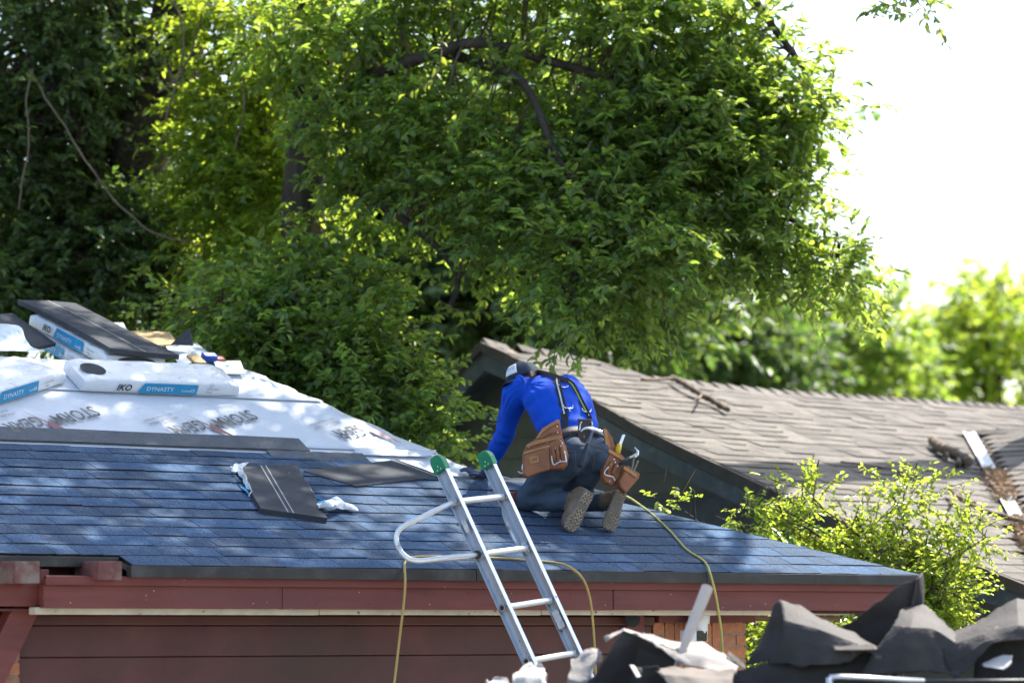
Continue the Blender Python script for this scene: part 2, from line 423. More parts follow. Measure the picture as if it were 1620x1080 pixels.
# ---- drip edges, fascia, trim
def eave_box(a0, a1, c0, c1, h0, h1, name, mat, bevel=.004, parent=None):
    mb = MB(); mb.box(O + E*a0 + B*c0 + Z*h0, E*(a1-a0), B*(c1-c0), Z*(h1-h0))
    return obj(name, mb, mat, parent or house, bevel=bevel)
mTail0 = M('rusty_nail', (0.06,0.03,0.025), .8, .2)
A_F0 = (onp(76, 930, O, B) - O).dot(E)
seg = [A_STEP-.02, -.2, 1.35, A_C+.01]
for i in range(3): eave_box(seg[i]+.002, seg[i+1]-.002, -.018, .03, -.052, .004 + .003*(i==1), 'drip_edge', mDrip, .002)
eave_box(A_F0, A_C-.03, .0+.022, .05, -.092, -.046, 'crown_board', mRed)
fs_ = [A_F0, -1.35, .75, A_C-.05]
for i in range(3): eave_box(fs_[i]+.0015, fs_[i+1]-.0015, .045+.002*(i==1), .085, -.20-.002*(i==1), -.090, 'fascia_board', mRed)
for i in range(26):
    a_ = A_F0 + .12 + i*.18 + rs.uniform(-.07,.07)
    if a_ > A_C-.1: break
    p = O + E*a_ + B*.0445 + Z*(-.115 if i % 2 else -.175); mb = MB(); mb.tube([p, p-B*.002], .0028, 8); obj('nail_head', mb, mTail0 if i % 3 else mCream, house)
A_P0, A_P1 = (onp(1032, 1000, O+B*.35, B)-O).dot(E), (onp(1178, 1000, O+B*.35, B)-O).dot(E)
segs = [A_F0-.02, -1.1, .3, A_P0+.25, A_P1+.03]
for i in range(4): eave_box(segs[i]+.001, segs[i+1]-.001, .09, .16, -.232+.002*i, -.196+.0015*i, 'cream_trim', mCream, .006)
# soffit and the dark lap siding under it
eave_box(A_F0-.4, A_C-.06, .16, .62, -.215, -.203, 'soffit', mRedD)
zz = -.232
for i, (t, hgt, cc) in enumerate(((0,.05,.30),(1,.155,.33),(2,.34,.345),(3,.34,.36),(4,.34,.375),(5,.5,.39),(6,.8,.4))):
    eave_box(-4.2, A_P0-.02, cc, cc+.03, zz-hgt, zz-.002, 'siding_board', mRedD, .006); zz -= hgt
# wall behind everything down to the ground
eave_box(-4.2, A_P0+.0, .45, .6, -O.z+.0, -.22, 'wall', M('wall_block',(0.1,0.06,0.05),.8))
# ---- left: rafter tails, beam, brace
eave_box(A_L, A_STEP-.005, EXPO*.94-.018, EXPO*.94+.02, EXPO*.34-.055, EXPO*.34-.004, 'drip_edge', mDrip, .003)
eave_box(A_L, A_STEP+.3, .30, .33, -.22, .09, 'frieze_board', mRedD)
def tail(x0, x1, y0, y1):
    c = -.03
    p = onp(x0, y1, O+B*c, B); a0 = (p-O).dot(E); a1 = (onp(x1, y1, O+B*c, B)-O).dot(E)
    h1 = (onp(x0, y1, O+B*c, B)-O).z; h0 = (onp(x0, y0, O+B*c, B)-O).z
    mb = MB(); sl = B*.24
    mb.box(O+E*a0+B*c+Z*h1, E*(a1-a0), sl, Z*(h0-h1)); obj('rafter_tail', mb, mTail, house, bevel=.004)
mTail = M('worn_red_wood', (0.15,0.055,0.05), .75, .3, 16, .4, 60, .004, blotch=(0.20,0.16,0.13), bl_scale=6, bl_lo=.45, bl_hi=.6)
tail(24, 63, 887, 922); tail(155, 193, 887, 917)
def face_box(x0, x1, y0, y1, c, dep, name, mat, bevel=.004):
    p0 = onp(x0, y1, O+B*c, B); a0 = (p0-O).dot(E); a1 = (onp(x1, y1, O+B*c, B)-O).dot(E); z1 = (p0-O).z; z0 = (onp((x0+x1)/2, y0, O+B*c, B)-O).z
    return eave_box(a0, a1, c, c+dep, z1, z0, name, mat, bevel)
face_box(-120, 66, 915, 958, .13, .18, 'porch_beam', mRed)
face_box(63, 77, 900, 957, .11, .1, 'trim_board', mRed)
mb = MB()
p = [onp(22, 958, O+B*.2, B), onp(66, 958, O+B*.2, B), onp(-40, 1180, O+B*.2, B), onp(-90, 1180, O+B*.2, B)]
mb.prism(p, B*.09); obj('brace', mb, mRed, house, bevel=.004)
mBrick = M('orange_brick', (0.40,0.165,0.085), .85, .2, 25, .5, 120, .004, rnd=.22)
mMort = M('mortar', (0.36,0.30,0.22), .9, .15, 40, .4, 150, .003)
BRICK = {}
def bricks(a0, a1, c, zt, zb, dep, parent, L=.195, Hh=.057, J=.011, soldier=False):
    z = zt; row = 0
    while z > zb:
        a = a0 - (L*.5 if row % 2 else 0)
        while a < a1 - .01:
            s0, s1 = max(a, a0), min(a+L, a1)
            if s1-s0 > .03:
                key = (round(s1-s0, 3), Hh)
                if key not in BRICK:
                    mb = MB(); mb.box(V((0,0,0)), V((s1-s0,0,0)), V((0,.03,0)), V((0,0,Hh))); BRICK[key] = mesh_of(mb, 'brick'); BRICK[key].materials.append(mBrick)
                place('brick', BRICK[key], frame(O+E*s0+B*(c+rs.uniform(-.002,.002))+Z*(z-Hh), E, B, Z), parent)
            a += L+J
        z -= Hh+J; row += 1
# brick pillar with its cap boards
cP = .34
mb = MB(); mb.box(O+E*(A_P0+.004)+B*(cP+.008)+Z*(-O.z), E*(A_P1-A_P0-.008), B*.4, Z*(O.z-.285)); pil = obj('brick_pillar', mb, mMort, house)
zt = (onp(1160, 985, O+B*cP, B)-O).z
am = (onp(1142, 1000, O+B*cP, B)-O).dot(E); am0 = (onp(1050, 1000, O+B*cP, B)-O).dot(E)
bricks(am, A_P1, cP, zt, zt-.75, .03, pil)
bricks(A_P0, am0, cP, zt, zt-.75, .03, pil)
a = am0+.012
while a < am-.03:                            # soldier bricks standing on end
    for zz_ in (0, .206):
        key = ('s', 0)
        if key not in BRICK:
            m_ = MB(); m_.box(V((0,0,0)), V((.057,0,0)), V((0,.03,0)), V((0,0,.195))); BRICK[key] = mesh_of(m_, 'brick'); BRICK[key].materials.append(mBrick)
        place('brick', BRICK[key], frame(O+E*a+B*(cP+rs.uniform(-.002,.002))+Z*(zt-.195-zz_), E, B, Z), pil)
    a += .068
eave_box(A_P0+.0, A_P1+.035, cP-.05, cP+.1, zt+.002, zt+.055, 'pillar_cap_board', mRed)
# beyond the pillar: cream soffit board and wooden beam to the corner
face_box(1184, 1345, 964, 972, .42, .1, 'soffit_board', mCream)
face_box(1184, 1330, 974, 982, .46, .12, 'corner_beam', mWood)
# brick corner at far left, seen past the brace
aL0 = (onp(-20, 1060, O+B*.5, B)-O).dot(E); aL1 = (onp(31, 1060, O+B*.5, B)-O).dot(E)
aR = (onp(31,1060,O+B*.298,B)-O).dot(E)
mb = MB(); mb.box(O+E*(aL0-.5)+B*.308+Z*(-O.z), E*(aR-.004-aL0+.5), B*.02, Z*(O.z-.25)); lw = obj('brick_wall', mb, mMort, house)
bricks(aL0-.3, aR, .298, -.26, -.75, .03, lw)
# ================================================================== VEGETATION
def np_mesh(name, verts, faces4, mat, parent):
    o0 = np.array(off(parent)); verts = verts.reshape(-1,3) - o0
    me = bpy.data.meshes.new(name); me.vertices.add(len(verts)); me.vertices.foreach_set('co', verts.astype(np.float32).ravel())
    k = faces4.shape[1]; me.loops.add(faces4.size); me.loops.foreach_set('vertex_index', faces4.astype(np.int32).ravel())
    me.polygons.add(len(faces4)); me.polygons.foreach_set('loop_start', np.arange(0, faces4.size, k, dtype=np.int32))
    me.update(calc_edges=True); me.validate(); me.materials.append(mat)
    o = link(bpy.data.objects.new(name, me)); o.parent = parent; OFF[o.name] = off(parent); return o
def unit(a): return a/np.maximum(np.linalg.norm(a, axis=-1, keepdims=True), 1e-9)
def spray_leaves(P, D, L, K, ll, lw, rng, droop=.35, sz=.3):
    # P,D (n,3) starts and directions of the twigs, L (n,) lengths -> leaf vertices (n*K,6,3), twig points (n,3,3)
    n = len(P); t = (np.arange(K)+.6)/K
    t = np.clip(t[None,:] + rng.uniform(-.05,.05,(n,K)), 0.03, 1.05)
    down = np.array([0,0,-1.0])
    pos = P[:,None,:] + D[:,None,:]*(L[:,None]*t)[...,None] + down*(droop*L[:,None]*t*t)[...,None]
    tan = unit(D[:,None,:] + down*(2*droop*t)[...,None])
    side = unit(np.cross(D, np.array([0,0,1.0])) + rng.normal(0,.25,(n,3)))
    sg = np.where(np.arange(K)%2==0, 1., -1.)[None,:,None]
    ld = unit(tan*rng.uniform(.35,.9,(n,K,1)) + side[:,None,:]*sg*rng.uniform(.5,1.,(n,K,1)) + down*rng.uniform(-.25,.5,(n,K,1)) + rng.normal(0,.22,(n,K,3)))
    up = np.array([0,0,1.0]) + rng.normal(0,.45,(n,K,3))
    w = unit(np.cross(ld, up)); nn = np.cross(w, ld)
    S = (ll*rng.uniform(1-sz,1+sz,(n,K)))[...,None]; Wd = S*(lw/ll)
    b0 = pos; c = []
    def pt(u, v, h): return b0 + ld*S*u + w*Wd*v + nn*S*h
    c = np.stack([pt(0,0,0), pt(.30,.46,.10), pt(.68,.36,.05), pt(1,0,-.12), pt(.68,-.36,.05), pt(.30,-.46,.10)], axis=2)
    tw = np.stack([P, P + D*(L*.5)[:,None] + down*(droop*.25*L)[:,None], P + D*L[:,None] + down*(droop*L)[:,None]], axis=1)
    return c.reshape(-1,6,3), tw
def leaf_faces(n):
    b = (np.arange(n)*6)[:,None]
    return np.concatenate([b+np.array([[0,1,2,3]]), b+np.array([[0,3,4,5]])])
def twig_mesh(tw, r0, r1):
    # tw (n,m,3) polylines -> three-sided tubes
    n, m, _ = tw.shape
    d = unit(tw[:,-1]-tw[:,0]); a = unit(np.cross(d, np.array([.31,.17,.93]))); b = np.cross(d, a)
    rr = np.linspace(r0, r1, m)
    V_ = np.zeros((n,m,3,3))
    for k in range(3):
        q = k*2*math.pi/3; V_[:,:,k,:] = tw + (a*math.cos(q)+b*math.sin(q))[:,None,:]*rr[None,:,None]
    base = (np.arange(n)*m*3)[:,None]; F_ = []
    for i in range(m-1):
        for k in range(3):
            j = (k+1)%3; F_.append(base + np.array([[i*3+k, i*3+j, (i+1)*3+j, (i+1)*3+k]]))
    return V_.reshape(-1,3), np.concatenate(F_)
mBark = M('dark_bark', (0.042,0.032,0.026), .9, .4, 14, 1.0, 30, .03, stretch=(1,1,.35), blotch=(0.085,0.07,0.055), bl_scale=6, bl_lo=.5, bl_hi=.7)
mTwig = M('twig_bark', (0.09,0.065,0.045), .85, .3)
def bl(px, py, Y, rx, ry, rd):               # crown blob around a place in the view, radii in px and m
    k = Y/FPX; return (at(px, py, Y), (rx*k, rd, ry*k))
def make_tree(name, label, loc, trunk, limbs, blobs, seed, ll=.075, lw=.034, mat=None, K=12, spr=26, cr=.34, tl=(.25,.5),
              group=None, cat='tree', bark=None, droop=.14, shell=.42, br=.012, twig=True):
    rng = np.random.default_rng(seed); bark = bark or mBark
    root = thing(name, loc, label, cat, group)
    nodes = []
    if trunk:
        pts, r0, r1 = trunk; P = crom(pts, 8); rr = [r0+(r1-r0)*i/(len(P)-1) for i in range(len(P))]
        P = [p + V((mnoise.noise(p*1.7), mnoise.noise(p*1.7+V((5,5,5))), 0))*r0*.35 for p in P]
        mb = MB(); mb.tube(P, rr, 12); obj('trunk', mb, bark, root, smooth=True); nodes += P
    for pts, r0, r1 in limbs:
        P = crom(pts, 7); rr = [r0+(r1-r0)*i/(len(P)-1) for i in range(len(P))]
        P = [p + V((mnoise.noise(p*2.5), mnoise.noise(p*2.5+V((9,1,3))), mnoise.noise(p*2.5+V((2,7,3)))))*r0*.6 for p in P]
        mb = MB(); mb.tube(P, rr, 8); obj('branch', mb, bark, root, smooth=True); nodes += P
    NP = np.array([tuple(p) for p in nodes])
    C = []; CO = []
    for (c, r, k) in blobs:
        d = unit(rng.normal(0,1,(k,3))); q = rng.uniform(0,1,(k,1))**shell
        C.append(np.array(c) + d*q*np.array(r)); CO.append(d)
    C = np.concatenate(C); CO = np.concatenate(CO)
    # boughs from the nearest wood to each clump
    dist = np.linalg.norm(C[:,None,:]-NP[None,:,:], axis=2); near = NP[np.argmin(dist + rng.uniform(0,.4,dist.shape), axis=1)]
    mid = (C+near)/2 + rng.normal(0,.08,C.shape) + np.array([0,0,.12])
    if twig:
        bv, bf = twig_mesh(np.stack([near, mid, C], axis=1), br, br*.35)
        o = np_mesh('bough', bv, bf, mTwig, root); o['kind'] = 'stuff'
    n = len(C)*spr
    P = np.repeat(C, spr, axis=0) + rng.normal(0,1,(n,3))*np.array([cr,cr,cr*.75])*.55
    D = unit(np.repeat(CO, spr, axis=0)*.6 + (P-np.repeat(C, spr, axis=0))/cr*.8 + rng.normal(0,.5,(n,3)) + np.array([0,0,-.05]))
    Ln = rng.uniform(tl[0], tl[1], n)
    lv, tw = spray_leaves(P, D, Ln, K, ll, lw, rng, droop)
    o = np_mesh('crown', lv, leaf_faces(len(lv)), mat, root); o['kind'] = 'stuff'
    if twig:
        tv, tf = twig_mesh(tw, .0035, .0015); o = np_mesh('twig', tv, tf, mTwig, root); o['kind'] = 'stuff'
    print(name, 'leaves', len(lv)); return root
LG = leafmat('leaf_green', (0.105,0.165,0.062), (0.44,0.60,0.07), .45, .54, .5)
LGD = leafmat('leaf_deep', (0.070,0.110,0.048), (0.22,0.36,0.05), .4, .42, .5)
LGY = leafmat('leaf_yellowgreen', (0.11,0.18,0.035), (0.52,0.66,0.05), .3, .56)
LGS = leafmat('leaf_shrub', (0.13,0.20,0.04), (0.52,0.64,0.06), .3, .58, .28)
def BL(*a): c, r = bl(*a[:6]); return (c, r, a[6])
# 1 overhanging tree: trunk stands behind the house, limb reaches out to the right
tb = at(500, 700, 22.6); tb.z = 0
t_top = at(470, -250, 22.6)
make_tree('overhanging_tree', 'big leafy tree whose long limb reaches right over the worker', tb,
  ([tb, at(495,560,22.6), at(480,300,22.6), at(500,60,22.5), t_top], .19, .12),
  [([at(490,190,22.5), at(600,118,21.8), at(690,84,21.5), at(770,66,21.5), at(900,105,21.5), at(1010,150,21.4), at(1120,220,21.5), at(1230,320,21.4), at(1330,420,21.3)], .05, .012),
   ([at(690,82,22.0), at(760,100,21.6), at(830,130,21.3), at(880,250,21.0), at(950,360,21.0), at(900,480,20.8)], .04, .01),
   ([at(495,330,22.5), at(560,300,22), at(640,350,21.6), at(720,430,21.4), at(700,500,21.2)], .05, .012),
   ([at(480,0,22.5), at(700,-150,22), at(1000,-250,21.8), at(1300,-330,21.8), at(1600,-420,21.6), at(1850,-470,21.4)], .10, .02),
   ([at(1000,-250,21.8), at(1150,-60,21.6), at(1250,80,21.6), at(1310,180,21.6)], .045, .01),
   ([at(1300,-330,21.8), at(1400,-150,21.2), at(1440,-30,21.0)], .025, .006),
   ([at(470,-150,22.6), at(600,-500,22.6), at(900,-800,22.6)], .12, .03),
   ([at(470,-250,22.6), at(300,-500,22.4), at(100,-700,22)], .12, .03)],
  [BL(560,40,22,190,120,.4,18), BL(820,-20,21.8,200,80,.4,20), BL(1040,40,21.6,160,110,.4,23), BL(1170,110,21.7,90,90,.4,13),
   BL(590,210,21.8,140,80,.4,17), BL(840,190,21.6,190,90,.4,25), BL(1070,210,21.5,150,90,.4,23), BL(1200,195,21.6,50,50,.3,8),
   BL(580,330,21.9,60,40,.3,4), BL(760,300,21.5,120,60,.4,15), BL(930,310,21.2,130,70,.4,17), BL(1130,290,21.4,110,60,.4,15),
   BL(1210,345,21.4,60,40,.3,8), BL(920,410,20.9,70,30,.3,7), BL(1030,390,21.0,90,35,.3,8), BL(1305,438,21.3,40,10,.15,4),
   BL(915,480,20.8,40,12,.15,3), BL(1000,462,20.9,40,12,.2,3), BL(1260,185,21.6,20,20,.2,4), BL(450,110,22.4,60,80,.3,4), BL(800,380,21.3,50,30,.3,5), BL(1190,390,21.4,60,20,.25,5)],
  21, mat=LG, spr=21, cr=.25, tl=(.13,.30), ll=.068, lw=.033)
# 2 upper crown above the frame that shades the roof
t2 = V((5.6, 27.5, 0))
def wb(x, y, z, rx, ry, rz, k): return (V((x,y,z)), (rx,ry,rz), k)
make_tree('shade_tree', 'tall tree whose crown hangs above the roof, only one drooping twig in view', t2,
  ([t2, V((5.3,27,4)), V((4.6,26,8)), V((3.8,25,11))], .34, .16),
  [([V((4.6,26,8)), V((3.6,24,9)), V((2.4,22.4,9.4)), V((1.2,21,9.3))], .12, .03),
   ([V((4.3,25.6,8.8)), V((4.4,23.5,9.6)), V((4.2,21.5,9.5)), V((3.9,20.2,9.0))], .10, .02),
   ([V((3.2,20.9,8.4)), V((2.9,20.7,7.6)), at(1445,-60,20.6)], .03, .006),
   ([V((2.4,22.4,9.4)), V((.6,22.6,9.9)), V((-1.0,22.8,10))], .08, .02)],
  [wb(.3,19.7,9.2,1.2,1.2,.5,13), wb(1.8,20.3,9.3,1.3,1.3,.5,18), wb(3.3,21.2,9.3,1.2,1.4,.5,20),
   wb(.9,21.6,9.6,1.4,1.0,.5,15), wb(-.8,21.6,9.8,1.3,1.4,.6,18), BL(1440,-30,20.6,12,12,.08,1)],
  5, mat=LG, spr=34, cr=.30, tl=(.16,.36), shell=.36)
# 3 vine-clad tree at the left, thick dark trunk
vb = at(300, 700, 24); vb.z = 0
make_tree('vine_clad_tree', 'dark old tree smothered in ivy with a thick crooked trunk', vb,
  ([vb, at(292,520,24), at(262,400,24), at(225,250,24), at(280,110,24), at(296,0,24), at(300,-250,24)], .26, .20),
  [([at(285,480,23.8), at(240,420,23.8), at(180,440,23.8), at(185,330,23.8)], .12, .08),
   ([at(270,140,23.8), at(200,40,23.6), at(100,-60,23.4), at(-50,-100,23)], .1, .03),
   ([at(285,60,23.8), at(330,-30,23.6), at(420,-120,23.6)], .06, .02),
   ([at(185,330,23.8), at(120,200,23.6), at(60,80,23.6)], .06, .02)],
  [BL(90,60,23.8,150,130,.6,30), BL(60,260,23.9,120,130,.6,30), BL(130,390,23.9,160,100,.6,36), BL(40,470,23.6,120,60,.5,18),
   BL(170,230,24.4,70,120,.4,12), BL(270,460,24.6,120,80,.4,14), BL(180,60,24.6,80,120,.4,12), BL(-90,200,23.6,120,260,.8,20), BL(110,-160,23.6,200,120,1,20)],
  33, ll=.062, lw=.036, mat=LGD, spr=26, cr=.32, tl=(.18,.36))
# 4 sunlit screen of foliage between the trunks
m4 = at(420, 720, 23.4); m4.z = 0
make_tree('bright_understory_tree', 'sunlit yellow green tree in the gap between the dark trunks', m4,
  ([m4, at(418,500,23.6), at(410,250,23.6), at(430,60,23.6)], .09, .04),
  [([at(415,300,23.6), at(370,200,23.4), at(340,120,23.4)], .03, .01)],
  [BL(410,60,23.2,80,90,.3,18), BL(390,210,23.2,80,100,.3,18), BL(345,380,23.4,80,70,.3,12), BL(440,300,23.2,60,90,.3,10)],
  41, ll=.07, lw=.036, mat=LGY, spr=20, cr=.28, tl=(.2,.4))
# 5 broad bush behind the hip
b5 = at(520, 720, 21.6); b5.z = 0
make_tree('roadside_bush', 'broad mid green bush rising just behind the white hip', b5,
  ([b5, at(520,640,21.6), at(500,520,21.6)], .07, .03),
  [([at(515,620,21.6), at(600,560,21.4), at(690,600,21.2)], .03, .01), ([at(510,580,21.6), at(420,520,21.4), at(350,500,21.4)], .03, .01)],
  [BL(390,510,21.6,110,70,.5,24), BL(500,540,21.4,120,90,.5,30), BL(565,590,21.2,70,70,.4,21), BL(628,650,20.9,22,45,.25,9), BL(470,610,21.4,110,60,.4,18),
   BL(560,660,21.2,110,50,.4,16), BL(500,450,21.8,130,50,.5,18), BL(668,695,20.8,10,16,.12,3)],
  57, ll=.062, lw=.036, mat=LG, spr=18, cr=.24, tl=(.14,.28), cat='bush')
# 6 dark mass beyond (trees in shade between the houses)
b6 = at(800, 700, 33); b6.z = 0
make_tree('shaded_background_tree', 'dark shaded tree behind the grey gable', b6,
  ([b6, at(800,500,33), at(790,250,33), at(800,50,33)], .3, .15), [([at(795,400,33), at(900,350,33), at(1000,330,33)], .1, .03)],
  [BL(560,480,33,200,120,1.2,40), BL(760,440,33,200,140,1.2,44), BL(960,440,33,160,120,1,30), BL(700,250,33.5,300,200,1,60), BL(1000,250,33.5,200,160,1,36), BL(430,300,33.5,160,200,1,26), BL(60,330,34,150,250,1,22)],
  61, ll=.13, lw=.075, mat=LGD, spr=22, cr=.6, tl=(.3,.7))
# 7-9 blurred trees beyond the grey roof
def bgt(name, label, x, blobs, seed, mat, Y):
    b = at(x, 700, Y); b.z = 0
    make_tree(name, label, b, ([b, at(x,560,Y), at(x+6,blobs[0][1]+20,Y)], .22, .08), [], [BL(px,py,Y,rx,ry,1.5,k) for px,py,rx,ry,k in blobs], seed,
              ll=.12, lw=.075, mat=mat, spr=16, cr=.42, tl=(.25,.55), group='trees beyond the grey roof', br=.03)
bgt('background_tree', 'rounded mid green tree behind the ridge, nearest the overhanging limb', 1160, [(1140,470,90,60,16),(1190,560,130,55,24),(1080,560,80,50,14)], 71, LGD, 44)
bgt('background_tree', 'wide dappled tree behind the ridge, next to the pale tree', 1330, [(1290,490,80,50,15),(1370,545,95,50,20),(1290,595,110,30,13),(1430,600,40,30,5)], 72, LG, 47)
bgt('background_tree', 'pale yellow green young tree standing apart at the far right', 1572, [(1572,440,10,22,3),(1562,490,34,26,6),(1556,545,50,30,8),(1580,600,60,35,8),(1470,510,12,20,2),(1480,560,30,25,3),(1500,600,40,25,4)], 73, LGY, 50)
bgt('background_tree', 'low sunlit treetops showing just over the grey ridge', 1250, [(1400,640,150,12,10),(1110,615,80,12,5)], 74, LGS, 52)
# 10 shrub with upright shoots beside the corner
s0 = at(1420, 1010, 19.9); s0.z = 0
def shoot(x0,y0,x1,y1,Y): return ([at(x0,y0,Y), at((x0+x1)/2+4,(y0+y1)/2,Y), at(x1,y1,Y)], .008, .003)
make_tree('corner_shrub', 'bright yellow green shrub with upright shoots beside the roof corner', s0,
  ([s0, at(1420,1000,19.9), at(1400,900,19.9)], .05, .02),
  [shoot(1400,900,1230,800,19.9), shoot(1400,880,1280,790,19.9), shoot(1420,880,1430,780,19.9), shoot(1430,900,1500,820,19.8), shoot(1440,920,1560,850,19.7), shoot(1300,850,1200,790,20.0),
   shoot(1450,930,1540,930,19.6), shoot(1330,860,1360,800,20)],
  [BL(1330,864,20.0,45,12,.16,5), BL(1388,872,19.9,42,20,.18,5), BL(1450,912,19.8,38,36,.2,8), BL(1488,945,19.7,34,34,.2,7), BL(1480,880,19.8,34,18,.16,3),
   BL(1270,842,20.0,50,8,.15,3), BL(1430,800,19.9,16,26,.1,4), BL(1540,850,19.7,22,18,.1,3), BL(1215,828,20.1,40,8,.1,2), BL(1470,985,19.7,40,20,.2,6), BL(1280,785,19.9,14,18,.08,2), BL(1240,1000,20.6,80,40,.3,10)],
  81, ll=.036, lw=.022, mat=LGS, spr=17, cr=.14, tl=(.10,.24), K=11, cat='shrub', droop=.03, br=.006)
# 11 small weeds behind the hip
s1 = at(1100, 830, 19.4); s1.z = 0
make_tree('climbing_vine', 'thin vine shoots peeping over the hip near the yellow hose', s1,
  ([s1, at(1100,840,19.4), at(1090,815,19.4)], .01, .004), [shoot(1110,830,1062,795,19.4), shoot(1150,840,1185,790,19.4), shoot(1180,845,1150,805,19.4)],
  [BL(1062,800,19.4,6,10,.03,1), BL(1045,800,19.4,12,8,.05,1), BL(1190,800,19.4,8,22,.05,2), BL(1160,820,19.4,16,14,.05,2), BL(1215,835,19.4,20,12,.06,2)],
  82, ll=.036, lw=.022, mat=LGS, spr=7, cr=.07, tl=(.06,.14), K=8, cat='vine', droop=.0, br=.004)

# single leaves on the hanging twigs that stand out against the roof and the sky
LEAF = {}
def leaf_me(mat, L, Wd, k):
    key = (mat.name, k)
    if key not in LEAF:
        r = random.Random(k); mb = MB(); c = r.uniform(-.15,.25)
        pts = [(0,0,0),(.15,.28,.03),(.4,.48,.08),(.72,.30,.05),(1,0,-.1-c),(.72,-.30,.05),(.4,-.48,.08),(.15,-.28,.03),(.5,0,0)]
        mb.v = [V((a*L, b*Wd, h*L)) for a, b, h in pts]; mb.f = [(0,1,2,8),(8,2,3,4),(0,8,6,7),(8,4,5,6)]
        LEAF[key] = mesh_of(mb, 'leaf', smooth=True); LEAF[key].materials.append(mat)
    return LEAF[key]
def leaf_twig(root, pts, n, mat, seed, L=.085, Wd=.042):
    r = random.Random(seed); P = crom(pts, 6); mb = MB(); mb.tube(P, [.005-.0035*i/(len(P)-1) for i in range(len(P))], 5)
    tw = obj('branchlet', mb, mTwig, root)
    for i in range(n):
        f = (i+.7)/n*(len(P)-1); a = int(min(f, len(P)-2)); p = P[a].lerp(P[a+1], f-a); t = (P[a+1]-P[a]).normalized()
        sd_ = t.cross(Z).normalized()*(1 if i % 2 else -1)
        X = (t*r.uniform(.2,.9) + sd_*r.uniform(.4,1) - Z*r.uniform(.1,1.0) + V((r.gauss(0,.25),r.gauss(0,.25),r.gauss(0,.25)))).normalized()
        up = (Z + V((r.gauss(0,.6),r.gauss(0,.6)-.3,r.gauss(0,.3)))).normalized(); Y_ = up.cross(X).normalized(); k = r.uniform(.7,1.2)
        place('leaf', leaf_me(mat, L, Wd, r.randrange(6)), frame(p, X*k, Y_*k, X.cross(Y_)*k), tw)
OT = bpy.data.objects['overhanging_tree']; ST = bpy.data.objects['shade_tree']
leaf_twig(OT, [at(905,500,20.6), at(895,540,20.4), at(880,562,20.3), at(850,575,20.2)], 15, LG, 1)
leaf_twig(OT, [at(890,540,20.4), at(905,565,20.3), at(912,585,20.2)], 9, LG, 2)
leaf_twig(OT, [at(880,545,20.4), at(876,565,20.3), at(868,585,20.2)], 9, LG, 3)
leaf_twig(OT, [at(690,470,21.3), at(720,490,21.1), at(755,493,21), at(790,496,21)], 15, LGY, 4, .075, .045)
leaf_twig(OT, [at(700,480,21.3), at(725,498,21.1), at(738,510,21)], 8, LGY, 5, .075, .045)
leaf_twig(OT, [at(890,520,20.8), at(908,538,20.7), at(930,548,20.6)], 12, LGY, 6, .075, .045)
leaf_twig(OT, [at(1060,480,20.8), at(1090,505,20.7), at(1125,520,20.6)], 10, LGY, 7, .075, .045)
leaf_twig(OT, [at(1330,430,21.2), at(1370,455,21.1), at(1415,462,21)], 14, LG, 8)
leaf_twig(OT, [at(1310,445,21.2), at(1345,465,21.1), at(1375,478,21)], 11, LG, 9)
leaf_twig(ST, [at(1440,-40,20.6), at(1450,-5,20.5), at(1468,40,20.4)], 14, LG, 10, .06, .03)
leaf_twig(ST, [at(1440,-30,20.6), at(1430,-5,20.5), at(1418,12,20.4)], 9, LG, 11, .06, .03)
leaf_twig(OT, [at(980,440,20.7), at(1030,470,20.6), at(1075,480,20.5)], 12, LG, 12)
leaf_twig(OT, [at(700,60,20.8), at(690,120,20.6), at(640,150,20.5)], 10, LGY, 13)
leaf_twig(bpy.data.objects['roadside_bush'], [at(700,700,20.5), at(722,705,20.3), at(742,716,20.2)], 9, LGY, 14, .07, .045)
# bare hanging vine on the left tree
VT = bpy.data.objects['vine_clad_tree']
for pts, r_ in (([at(44,112,23), at(75,160,22.9), at(110,215,22.9), at(140,262,22.9), at(185,320,22.9), at(230,362,22.9), at(300,385,23)], .008), ([at(50,110,23), at(42,150,22.9), at(44,230,22.9), at(30,330,22.9)], .007),
                ([at(250,150,22.9), at(300,90,22.9), at(320,20,22.9)], .008), ([at(262,190,22.9), at(292,60,22.9), at(260,-20,22.9)], .01), ([at(280,470,22.9), at(330,440,22.9), at(400,430,22.9)], .006), ([at(370,240,22.6), at(385,170,22.6), at(380,80,22.6)], .007)):
    mb = MB(); P = crom(pts, 6); mb.tube([p + V((mnoise.noise(p*6),mnoise.noise(p*6+V((3,3,3))),mnoise.noise(p*6+V((7,1,3)))))*.03 for p in P], r_, 6); obj('hanging_vine', mb, M('vine_bark',(0.16,0.12,0.09),.9,.3), VT, smooth=True)
